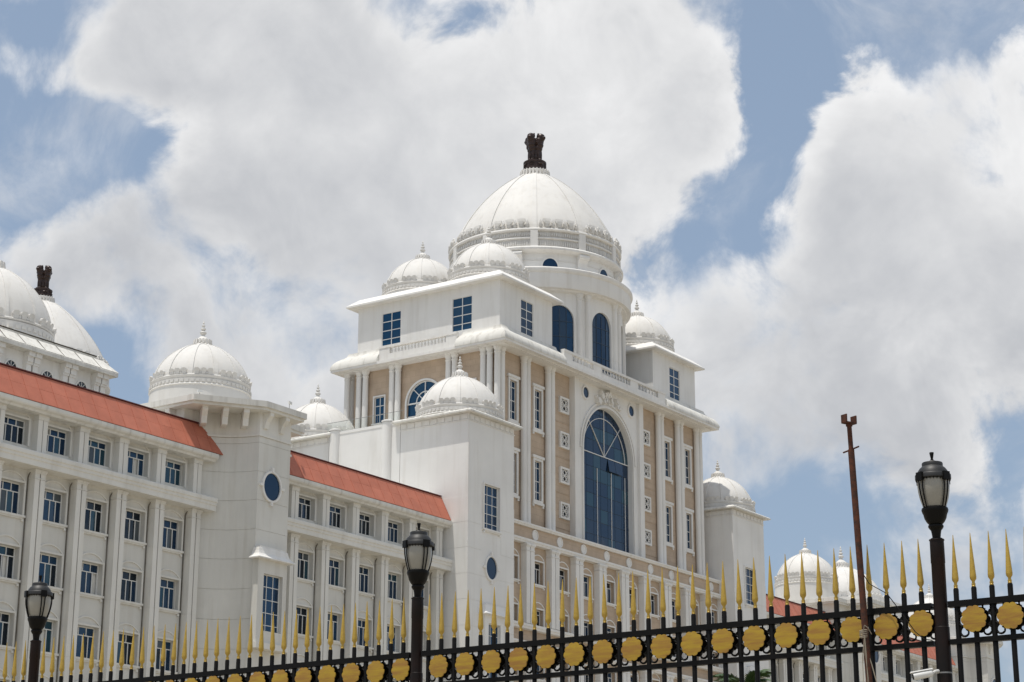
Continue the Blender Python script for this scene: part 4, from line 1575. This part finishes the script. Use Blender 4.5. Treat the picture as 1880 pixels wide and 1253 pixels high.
    for kd, w_, h_ in (('big', .76, 1.02), ('small', .46, .86)):
        pb = MB()
        pl = petal_poly(w_, h_, kd)
        def mp(x, y, z):
            t = z / h_
            return (8.24 + y + (.12 * math.sin(t * 2.8) - .06 * t), x, z)
        pb.prismy(pl, .16, 0, mp)
        pb.prismy([(a * .62, .08 + b * .62) for a, b in pl], .26, .14, mp)
        pm1[kd] = pb.mesh('petal')
        pm1[kd].materials.append(M['domew'])
    for i in range(NB):
        put('rib', rbm, None, sh_, T(ox, oy, 0), R_(OFF + ST * i))
        for j in range(7):
            kd = 'small' if j % 2 == 0 else 'big'
            put('petal', pm1[kd], None, sh_, T(ox, oy, 64.70), R_(OFF + ST * i + 4.2 + 24.3 * j / 6))
    zc = Z0 + H * TM + .10
    cl = MB().lathe([(1.65, zc - .25), (1.72, zc - .02), (1.48, zc + .10), (1.30, zc + .30), (1.32, zc + .62), (1.22, zc + .80), (0.01, zc + .82)], 48)
    co_ = P(cl, 'lotus_collar', 'domew', True, sh_)
    tb_ = MB()
    for i in range(26):
        a = 2 * math.pi * i / 26
        ca, sa = math.cos(a), math.sin(a)
        def mp(px_, py_, pz_, ca=ca, sa=sa):
            q_ = 1.34 + py_ + .18 * max(0, .35 - pz_)
            return (q_ * ca - px_ * sa, q_ * sa + px_ * ca, zc + .08 + pz_)
        tb_.prismy([(-.09, 0), (.09, 0), (.12, .35), (.10, .62), (0, .72), (-.10, .62), (-.12, .35)], .16, -.02, mp)
    P(tb_, 'collar_petals', 'domew', False, sh_)
    return zc + .82


ZL = great_dome(0, 0, BLD)

# ------------------------------------------------------------------ twin tower far behind the left block
TWN = empty('domed_tower', T(0, 72.2, G), 'far white ribbed dome crowned by dark lions, behind the left edge dome', 'tower')
put('tower_body', MB().box(-17, 17, -8, 8, G, 50).lathe([(8.58, 50), (8.58, 58.3)], 64, cap=False), 'white', TWN, T(0, 72.2, 0))
great_dome(1.0, 71.9, TWN, False)


# ------------------------------------------------------------------ lions
def lion_body_mesh():
    """one sitting lion facing +x, back at the origin axis; ellipsoids fused by a voxel remesh in the statue"""
    return [  # cx, cz, rx, ry, rz, cy
        (.32, .92, .36, .38, .76, 0), (.48, 1.30, .36, .43, .46, 0), (.56, 1.78, .40, .48, .40, 0), (.62, 1.52, .34, .42, .28, 0),
        (.74, 2.24, .38, .40, .38, 0), (1.05, 2.14, .20, .22, .16, 0), (1.0, 1.98, .17, .18, .08, 0), (.92, 2.40, .18, .28, .11, 0), (1.20, 2.20, .07, .10, .06, 0),
        (.60, 2.36, .32, .40, .27, 0), (.60, 2.50, .11, .10, .12, .30), (.60, 2.50, .11, .10, .12, -.30), (.62, 1.98, .40, .48, .30, 0),
        (.60, .60, .13, .12, .70, .19), (.60, .60, .13, .12, .70, -.19), (.72, .08, .21, .14, .10, .19), (.72, .08, .21, .14, .10, -.19), (.26, .40, .32, .42, .42, 0),
    ]


def statue(x, y, z, label, grp):
    root = empty('lion_statue', T(x, y, z), label, 'statue', grp)
    ab = MB().lathe([(1.24, 0), (1.26, .10), (1.24, .18), (1.12, .24), (1.10, .76), (1.16, .82), (1.16, .96), (1.00, 1.04), (0.01, 1.05)], 48)
    abo = put('abacus', ab, 'bronze', root, T(x, y, z), 0, None, True)
    for i in range(4):
        a = R_(45 + 90 * i - 26)
        wm_ = MB()
        for j in range(18):
            p, q = 2 * math.pi * j / 18, 2 * math.pi * (j + 1) / 18
            def mp(u, v, w, a=a):
                an = a + u / 1.10
                return ((1.10 + v) * math.cos(an), (1.10 + v) * math.sin(an), w)
            wm_.prismy([(.26 * math.cos(p), .51 + .26 * math.sin(p)), (.32 * math.cos(p), .51 + .32 * math.sin(p)), (.32 * math.cos(q), .51 + .32 * math.sin(q)), (.26 * math.cos(q), .51 + .26 * math.sin(q))], .05, -.02, mp)
        for j in range(6):
            p = math.pi * j / 6
            d = (math.cos(p) * .26, math.sin(p) * .26)
            wm_.tube([mp(d[0], .03, .51 + d[1]), mp(-d[0], .03, .51 - d[1])], .016, 4)
        put('wheel', wm_, 'bronze', abo, T(x, y, z))
        # little striding animal between the wheels
        am_ = MB()
        b0 = a + R_(45)
        def ap(u, w, v=.03):
            an = b0 + u / 1.10
            return ((1.10 + v) * math.cos(an), (1.10 + v) * math.sin(an), .51 + w)
        am_.tube([ap(-.26, .02), ap(-.1, .05), ap(.12, .05), ap(.22, .12), ap(.30, .13)], [.07, .085, .08, .06, .045], 6)
        for u0, u1 in ((-.22, -.28), (-.14, -.10), (.08, .02), (.14, .22)):
            am_.tube([ap(u0, 0), ap(u1, -.14), ap(u1, -.25)], [.04, .028, .024], 5)
        put('relief_animal', am_, 'bronze', abo, T(x, y, z))
    mb = MB()
    for i in range(4):
        a = R_(90 * i + 0)
        ca, sa = math.cos(a), math.sin(a)
        for (cx_, cz_, rx, ry, rz_, cy_) in lion_body_mesh():
            vs, fs = [], []
            nu, nv = 12, 8
            for v in range(nv + 1):
                ph = math.pi * v / nv
                for u in range(nu):
                    th = 2 * math.pi * u / nu
                    X, Y, Z_ = cx_ + rx * math.sin(ph) * math.cos(th), cy_ + ry * math.sin(ph) * math.sin(th), cz_ * 1.13 + rz_ * 1.13 * math.cos(ph)
                    vs.append((X * ca - Y * sa, X * sa + Y * ca, Z_))
            for v in range(nv):
                for u in range(nu):
                    fs.append((v * nu + u, (v + 1) * nu + u, (v + 1) * nu + (u + 1) % nu, v * nu + (u + 1) % nu))
            mb.add(vs, fs)
    lo = put('lions', mb, 'bronze', root, T(x, y, z + 1.02))
    r = lo.modifiers.new('fuse', 'REMESH')
    r.mode = 'VOXEL'
    r.voxel_size = .04
    r.use_smooth_shade = True
    s = lo.modifiers.new('soften', 'SMOOTH')
    s.factor = .5
    s.iterations = 1
    return root


statue(0, 0, ZL, 'dark bronze lions back to back on a wheel-carved drum, atop the great central dome', None)
statue(1.0, 71.9, ZL, 'dark bronze lions seen above the large white dome at the left edge', None)

# ------------------------------------------------------------------ side block with the big dome at the left edge
SB = empty('domed_hall', T(-36, 36.2, G), 'white hall with broad ribbed dome and bracketed eave, cut by the left edge', 'building')
mb = MB()
mb.box(-43.0, -29.0, 29.2, 43.2, G, 50.6)
put('hall_wall', mb, 'white', SB, TW)
ev = MB()
xa, xb, ya, yb = -44.1, -28.0, 28.1, 44.3
vs = []
for a, z in ((0, 50.1), (0, 50.42), (1.45, 51.75), (1.45, 51.95)):
    vs += [(xa + a, ya + a, z), (xb - a, ya + a, z), (xb - a, yb - a, z), (xa + a, yb - a, z)]
fs = [(3, 2, 1, 0), (12, 13, 14, 15)]
for k in range(3):
    fs += [(k * 4 + i, k * 4 + (i + 1) % 4, (k + 1) * 4 + (i + 1) % 4, (k + 1) * 4 + i) for i in range(4)]
ev.add(vs, fs)
evo = put('hall_eave', ev, 'weather', SB, TW)
sv = Vector((0, 1.45, 1.33)); nv_ = Vector((0, -1.33, 1.45)).normalized()
for i in range(7):
    w_ = 2.28
    rotm = Matrix(((1, 0, 0), (0, sv.normalized().y, nv_.y), (0, sv.normalized().z, nv_.z))).to_4x4()
    x = xa + .2 + w_ / 2 + i * (w_ + .02)
    mm = MB()
    hw = w_ / 2 - .05
    mm.add([(-hw, -.88, 0), (hw, -.88, 0), (hw - (.9 if i == 6 else 0), .88, 0), (-hw + (.9 if i == 0 else 0), .88, 0), (-hw, -.88, .05), (hw, -.88, .05), (hw - (.9 if i == 6 else 0), .88, .05), (-hw + (.9 if i == 0 else 0), .88, .05)],
           [(0, 3, 2, 1), (4, 5, 6, 7), (0, 1, 5, 4), (1, 2, 6, 5), (2, 3, 7, 6), (3, 0, 4, 7)])
    put('eave_slab', mm, 'weather', evo, mtx=Matrix.Translation(T(x, ya + .72, 51.09)) @ rotm)
put('grime_line', MB().box(xa + 1.5, xb - 1.5, ya + 1.40, ya + 1.52, 51.96, 52.05), 'grime', evo, TW)
for i in range(1, 7):
    x = xa + .18 + i * 2.30
    gm_ = MB()
    gm_.add([(-.03, -.86, .055), (.035, -.80, .055), (.05 + random.uniform(0, .12), .8, .055), (-.06, .84, .055)], [(0, 1, 2, 3)])
    put('stain', gm_, 'grime', evo, mtx=Matrix.Translation(T(x, ya + .72, 51.09)) @ rotm)
for i, x in enumerate((-42.2, -37.9, -33.5, -29.6)):
    cmb = MB()
    for s in (-1, 1):
        c = x + s * .40
        cmb.box(c - .30, c + .30, 28.75, 29.3, 40, 49.0)
        cmb.box(c - .36, c + .36, 28.65, 29.3, 49.0, 49.2)
        cmb.box(c - .33, c + .33, 28.55, 29.3, 49.2, 49.7)
        cmb.box(c - .36, c + .36, 28.35, 29.3, 49.7, 50.09)
    put('pier', cmb, 'trim', SB, TW)
for x in (-40.0, -35.7, -31.5):
    fmb = MB()
    pf = front(29.2)
    for j in range(14):
        a, b = math.pi * j / 14, math.pi * (j + 1) / 14
        fmb.prismy([(x + .62 * math.cos(a), 48.4 + .62 * math.sin(a)), (x + .76 * math.cos(a), 48.4 + .76 * math.sin(a)), (x + .76 * math.cos(b), 48.4 + .76 * math.sin(b)), (x + .62 * math.cos(b), 48.4 + .62 * math.sin(b))], -.10, .02, pf)
    fmb.box(x - .03, x + .03, -.06, .01, 46, 49.0, pf)
    bar2(fmb, x, 48.4, x - .42, 48.85, .05, 29.15, 29.2)
    bar2(fmb, x, 48.4, x + .42, 48.85, .05, 29.148, 29.2)
    lw = put('lunette_window', fmb, 'frame', SB, TW)
    put('pane', MB().prismy([(x + .64, 46)] + [(x + .64 * math.cos(math.pi * j / 14), 48.4 + .64 * math.sin(math.pi * j / 14)) for j in range(15)] + [(x - .64, 46)], -.03, .01, pf), 'glassC', lw, TW)
small_dome(-36.5, 36.8, 63.3, 51.9, 6.15, 0.1, parent=SB, hs=1.2)

# ------------------------------------------------------------------ far dome at the right
FD = empty('far_domed_block', T(89.6, 10, G), 'far white dome half hidden behind the nearer right hand cupola and rusty pole', 'building')
put('block_wall', MB().box(82.5, 96.7, 3.0, 17, G, 42.3), 'white', FD, TW)
put('block_cornice', MB().box(81.9, 97.3, 2.4, 17.6, 42.3, 42.8), 'trim', FD, TW)
small_dome(89.6, 10, 51.15, 42.8, 5.6, 0.1, parent=FD)

# ------------------------------------------------------------------ the iron fence along the road
FX = 16.0
FS = 16.0 / 18.0
posts_y = [1.02, 7.31, 13.61, 19.88, 26.16]
BAR = .026 * FS
pk = MB()
pk.lathe([(BAR, -.3), (BAR, 3.225 * FS), (BAR * .8, 3.237 * FS)], 10)
pkm = pk.mesh('picket', True)
pkm.materials.append(M['black'])
tipb = MB().lathe([(.019, 0), (.021, .008), (.017, .014), (.020, .022), (.020, .030), (.014, .040), (.016, .055), (.030, .075), (.0325, .095), (.0315, .11), (.003, .518), (.0005, .525)], 12)
tipb.v = [(a * FS, b * FS, c * FS) for a, b, c in tipb.v]
tipm = tipb.mesh('spear_tip', True)
tipm.materials.append(M['gold'])
med = []
for i in range(80):
    a = 2 * math.pi * i / 80
    r = .114 + .0150 * abs(math.sin(5 * a)) ** .7
    med.append((r * FS * math.sin(a), r * FS * math.cos(a)))


def medallion_mesh(nm, mat, dome=.004):
    mb = MB()
    n = len(med)
    vs = [(0.012 * FS, y, z) for y, z in med] + [(0, y, z) for y, z in med] + [(-dome * FS, y * .45, z * .45) for y, z in med] + [(-dome * FS, 0, 0)]
    fs = []
    for i in range(n):
        j = (i + 1) % n
        fs += [(i, j, j + n, i + n), (i + n, j + n, j + 2 * n, i + 2 * n), (i + 2 * n, j + 2 * n, 3 * n)]
    fs = [q[::-1] for q in fs]
    fs.append(tuple(range(n)))
    mb.add(vs, fs)
    me = mb.mesh(nm, True)
    me.materials.append(M[mat])
    return me


MF = medallion_mesh('medallion', 'goldtar')
MBk = medallion_mesh('medallion_back', 'black')  # rear disc coloured black to stand for its unlit side
SCR = []
for sy in (-1, 1):
    for sz in (-1, 1):
        scr = MB()
        pts = []
        for i in range(18):
            t = i / 17
            a = R_(-75 + 330 * t)
            r = .058 * (1 - .60 * t)
            pts.append((0.0, sy * (.108 + r * math.cos(a)) * FS, sz * (.112 + r * math.sin(a)) * FS))
        scr.tube([(0, sy * .168 * FS, 0.0), (0, sy * .160 * FS, sz * .035 * FS), (0, sy * .142 * FS, sz * .052 * FS)] + pts, [.013] * 3 + [.0125 - .0003 * i for i in range(18)], 6)
        me = scr.mesh('scroll', True)
        me.materials.append(M['black'])
        SCR.append(me)
names = ['black iron fence run with gold spears at far right, beyond the right lamp post',
         'black iron fence run with gold spears between the middle and right lamp posts',
         'black iron fence run with gold spears between the left and middle lamp posts',
         'black iron fence run with gold spears at far left, beyond the left lamp post']
for k in range(4):
    y0, y1 = posts_y[k], posts_y[k + 1]
    root = empty('iron_fence', (FX, (y0 + y1) / 2 * FS, G), names[k], 'fence', 'fence runs between the lamp posts')
    rb = MB()
    a, b = (y0 + .085) * FS, (y1 - .085) * FS
    rails = []
    for zt, th in ((3.116, .060), (2.752, .050)):
        put('rail', MB().box(FX - .030, FX + .030, a, b, (zt - th) * FS, zt * FS), 'black', root)
    put('rail', MB().box(FX - .03, FX + .03, a, b, -.25, -.18), 'black', root)
    put('plinth', MB().box(FX - .18, FX + .18, y0 * FS, y1 * FS, G, -.3), 'white', root)
    for i in range(34):
        y = (y0 + .19 + i * (y1 - y0 - .19 - .165) / 33) * FS
        z_j = random.uniform(-.004, .004)
        rot = Matrix.Translation((FX, y, z_j)) @ Matrix.Rotation(random.uniform(-.004, .004), 4, 'X') @ Matrix.Rotation(random.uniform(-.2, .2), 4, 'Z')
        p = put('picket', pkm, None, root, mtx=Matrix.Translation((FX, y, 0)))
        put('spear_tip', tipm, None, p, mtx=Matrix.Translation((FX, y, 3.236 * FS)) @ Matrix.Rotation(random.uniform(-.012, .012), 4, 'X') @ Matrix.Rotation(random.uniform(-.010, .010), 4, 'Y') @ Matrix.Rotation(random.uniform(0, 3), 4, 'Z'))
        if i % 2 == 0:
            zc = 2.925 * FS
            m_ = put('medallion', MF, None, root, mtx=Matrix.Translation((FX - .050, y, zc)) @ Matrix.Rotation(random.uniform(-.08, .08), 4, 'X') @ Matrix.Rotation(random.uniform(-.03, .03), 4, 'Z'))
            put('medallion_back', MBk, None, m_, mtx=Matrix.Translation((FX + .050, y, zc)) @ Matrix.Rotation(math.pi, 4, 'Z'))
            for me in SCR:
                put('scroll', me, None, m_, (FX - .004, y, zc))


# ------------------------------------------------------------------ lamp posts
def lamp(y, label):
    u = .000983          # metres per measured unit
    root = empty('lamp_post', (FX, y, G), label, 'lamp', 'lamp posts along the fence')
    zt = 4.60 * FS
    zz = lambda q: zt - (q - 395) * u * 1.03
    pr = lambda lst: [(r * u, zz(q)) for r, q in lst]
    L = lambda nm, lst, mat, n=28, par=None: put(nm, MB().lathe(pr(lst)[::-1], n), mat, par or root, (FX, y, 0), 0, None, True)
    L('post', [(.1, 1156), (66, 1158), (68, 1166), (62, 1172), (63, 1360), (60, 1365), (60, 1900), (60, 1905), (66, 1910), (66, 6000)], 'postr')
    L('neck', [(46, 1060), (66, 1050), (62, 1035), (52, 1028), (46, 1078), (40, 1110), (36, 1142), (52, 1150), (54, 1160)][4:], 'black')
    L('collar_ring', [(40, 1020), (66, 1036), (68, 1050), (58, 1066), (46, 1080)], 'black')
    L('cup', [(100, 880), (114, 888), (118, 905), (112, 925), (104, 940), (96, 975), (78, 1008), (54, 1034)], 'black')
    L('globe', [(138, 645), (141, 690), (137, 740), (126, 800), (110, 850), (96, 884)], 'lampg', 40)
    cap = L('cap', [(92, 522), (112, 538), (130, 562), (138, 588), (152, 592), (158, 600), (158, 632), (150, 640), (138, 646)], 'lampcap', 40)
    L('crown', [(0.1, 486), (88, 488), (92, 494), (92, 524)], 'lampcap', 32, cap)
    L('top_disc', [(.1, 470), (30, 471), (34, 478), (30, 487)], 'lampcap', 20, cap)
    L('finial', [(.1, 394), (19, 396), (20, 402), (13, 440), (10, 455), (16, 460), (10, 468), (12, 474)], 'black', 14, cap)
    db = MB()
    for i in range(30):
        a = 2 * math.pi * i / 30
        db.tube([(151 * u * math.cos(a), 151 * u * math.sin(a), zz(636)), (146 * u * math.cos(a), 146 * u * math.sin(a), zz(656))], [.006, .002], 5)
    put('fringe', db, 'black', cap, (FX, y, 0))
    for i in range(4):
        a = R_(67 + 90 * i)
        bm_ = MB()
        for d in (-.13, .13):
            pts = []
            for r, q in ((158, 600), (156, 650), (154, 720), (144, 780), (128, 840), (112, 890)):
                an = a + d * (1.15 if q < 700 else 1.0)
                pts.append((r * u * math.cos(an), r * u * math.sin(an), zz(q)))
            bm_.tube(pts, .0068, 6)
        c = (160 * u * math.cos(a), 160 * u * math.sin(a))
        def mp(p, q, w, a=a):
            return ((160 * u + q) * math.cos(a) - p * math.sin(a), (160 * u + q) * math.sin(a) + p * math.cos(a), w)
        bm_.box(-.034, .034, -.012, .014, zz(662), zz(590), mp)
        put('cage_bar', bm_, 'black', root, (FX, y, 0), 0, None, True)
    return root


PY = [7.31 * FS, 13.61 * FS, 19.88 * FS]
lamp(PY[0], 'black lamp post with frosted urn globe, the rightmost, with a security camera low on it')
lamp(PY[1], 'black lamp post with frosted urn globe standing before the red roofed wing, middle one')
lamp(PY[2], 'black lamp post with frosted urn globe at the lower left corner')

# ------------------------------------------------------------------ rusty prop, rope, cable, camera
PXx = 15.86
pr_ = empty('rusty_prop', (PXx, 6.40, G), 'tall rusty steel prop with forked head tied to the fence', 'pole')


def S18(u, v, x):
    """pixel of the survey to a point on the plane x"""
    d = fw + rt * ((u - 940) / 3638.88) + up * ((626.5 - v) / 3638.88)
    return d * (x / d.x)


top = S18(1559, 781, PXx); mid = S18(1562.5, 826, PXx); low = S18(1596, 1253, PXx)
dirp = (low - top).normalized()
bot = low + dirp * ((low.z - G) / -dirp.z)
put('inner_tube', MB().tube([top, mid + dirp * .1], .0215, 12), 'rust', pr_)
put('outer_tube', MB().tube([mid, bot], .0285, 14), 'rust', pr_)
put('pin', MB().tube([mid + Vector((.02, .085, -.012)), mid + Vector((0, 0, .0)), mid + Vector((-.02, -.085, .014))], .008, 8), 'rust', pr_)
fk = MB()
rv = Vector((0.05, -1, 0)).normalized()
fk.tube([top + Vector((0, 0, -.01)), top + Vector((0, 0, .012))], .03, 10)
def fbox(mb, c, ax, hx, hy, hz):
    b = MB().box(-hx, hx, -hy, hy, -hz, hz)
    a2 = Vector((-ax.y, ax.x, 0))
    mb.add([c + ax * x + a2 * y + Vector((0, 0, z)) for x, y, z in b.v], b.f)
ax = Vector((.93, -.36, 0)).normalized()
fbox(fk, top + Vector((0, 0, .018)), ax, .062, .034, .006)
for s in (-1, 1):
    fbox(fk, top + ax * (s * .058) + Vector((0, 0, .054)), ax, .006, .034, .036)
put('fork_head', fk, 'rust', pr_)
rp = empty('rope_tie', tuple(S18(1587, 1168, PXx)), 'frayed grey rope lashed round the rusty prop at the fence rail', 'rope')
rm = MB()
tie = S18(1586.5, 1165, PXx)
for k in range(5):
    c = tie + Vector((0, 0, .03 - .014 * k))
    rm.tube([c + Vector((.036 * math.cos(t), .036 * math.sin(t), .004 * math.sin(t * 2 + k))) for t in [2 * math.pi * i / 16 for i in range(17)]], .0055, 5)
put('coil', rm, 'rope', rp)
rm = MB()
for k in range(4):
    e = tie + Vector((-.03, random.uniform(-.05, .02), -random.uniform(.12, .45)))
    rm.tube([tie + Vector((-.035, -.02, -.02)), tie.lerp(e, .5) + Vector((-.01, random.uniform(-.02, .02), 0)), e], [.0045, .004, .002], 5)
rm.tube([tie + Vector((-.035, -.01, .03)), tie + Vector((-.05, -.03, .07)), tie + Vector((-.03, -.05, .05)), tie + Vector((.02, -.06, .0))], .0045, 5)
put('loose_end', rm, 'rope', rp)
cb = MB()
pts = [S18(1583, 1052, 15.9), S18(1596, 1072, 15.9), S18(1606, 1078, 15.9), S18(1628, 1090, 15.9), S18(1655, 1125, 15.88), S18(1680, 1160, 15.86), S18(1697, 1174, 15.86), S18(1712, 1176, 15.9)]
cb.tube(pts, .0042, 6)
tag(put('cable', cb, 'black', None), 'thin black cable hanging from the rusty prop across gold medallions to the post', 'cable')
cb = MB()
cb.tube([S18(1592, 1195, 15.85), S18(1601, 1222, 15.86), S18(1612, 1262, 15.86), S18(1618, 1300, 15.86)], .005, 6)
tag(put('cable', cb, 'rope', None), 'grey cord slanting down beside the foot of the rusty prop', 'cord')
cc = empty('security_camera', tuple(S18(1722, 1238, FX - .05)), 'white bullet security camera fixed to the right lamp post', 'camera')
A_, B_ = S18(1712, 1236, 15.80), S18(1677, 1243, 15.72)
dv = (B_ - A_).normalized()
L_ = (B_ - A_).length
cbm = MB().tube([A_ - dv * .0, A_ + dv * .012, A_ + dv * (L_ * .55), B_], [.026, .030, .031, .031], 16)
put('housing', cbm, 'plastic', cc, smooth=True)
put('lens', MB().tube([B_ - dv * .002, B_ + dv * .006], [.026, .024], 16), 'black', cc)
hd = MB().tube([A_ + Vector((0, 0, .034)), B_ + dv * .02 + Vector((0, 0, .034))], .006, 6)
hbx = MB()
e1 = dv.cross(Vector((0, 0, 1))).normalized()
q0, q1 = A_ + Vector((0, 0, .030)), B_ + dv * .025 + Vector((0, 0, .034))
hbx.add([q0 - e1 * .026, q0 + e1 * .026, q1 + e1 * .026, q1 - e1 * .026, q0 - e1 * .022 + Vector((0, 0, .01)), q0 + e1 * .022 + Vector((0, 0, .01)), q1 + e1 * .022 + Vector((0, 0, .01)), q1 - e1 * .022 + Vector((0, 0, .01))],
        [(0, 3, 2, 1), (4, 5, 6, 7), (0, 1, 5, 4), (1, 2, 6, 5), (2, 3, 7, 6), (3, 0, 4, 7)])
put('sunshield', hbx, 'plastic', cc)
P3 = S18(1722, 1233, FX - .06)
put('bracket_arm', MB().tube([A_, A_.lerp(P3, .5) + Vector((0, 0, .006)), P3], [.013, .012, .018], 10), 'plastic', cc)
put('strap', MB().lathe([(.0635, -.006), (.0655, -.006), (.0655, .006), (.0635, .006)], 24, cap=False), 'grey', cc, (FX, PY[0], P3.z - .012))

# ------------------------------------------------------------------ palm behind the fence
def palm(cx_, cy_, zc, label, rad=2.3, nf=16):
    root = empty('palm_tree', (cx_, cy_, G), label, 'palm', 'palms behind the fence')
    hh = zc - G
    tr_ = MB().tube([(cx_, cy_, G), (cx_ + .05, cy_, G + hh * .5), (cx_ + .02, cy_ + .05, zc)], [.26, .19, .16], 12)
    put('trunk', tr_, 'bark', root, smooth=True)
    for i in range(nf):
        a = 2 * math.pi * i / nf + random.uniform(-.15, .15)
        el = random.uniform(.25, 1.25)
        L_ = rad * random.uniform(.85, 1.1)
        pts = []
        for k in range(9):
            t = k / 8
            rr = L_ * t * math.cos(el) * (1 + .15 * t)
            pts.append(Vector((cx_ + rr * math.cos(a), cy_ + rr * math.sin(a), zc + L_ * (math.sin(el) * t - .55 * t * t))))
        fm_ = MB().tube(pts, [.03 - .0028 * k for k in range(9)], 5)
        for k in range(26):
            t = .15 + .85 * k / 25
            f_ = t * 8; i0 = min(7, int(f_)); p = pts[i0].lerp(pts[i0 + 1], f_ - i0)
            tg = (pts[i0 + 1] - pts[i0]).normalized()
            sd_ = tg.cross(Vector((0, 0, 1))).normalized()
            ll = rad * .30 * math.sin(math.pi * (t * .82 + .14)) + .05
            for s in (-1, 1):
                e = p + (sd_ * s * .75 + tg * .65).normalized() * ll + Vector((0, 0, -.25 * ll))
                m_ = p.lerp(e, .5) + Vector((0, 0, .06 * ll))
                w_ = tg * .022
                fm_.add([p - w_, p + w_, m_ + w_ * 1.1, m_ - w_ * 1.1, e], [(0, 1, 2, 3), (3, 2, 4)])
        put('frond', fm_, 'leaf', root)
    return root


b1 = S18(1366, 1280, 46)
palm(b1.x, b1.y, b1.z, 'green palm with only its topmost fronds showing between the fence bars', 1.6)
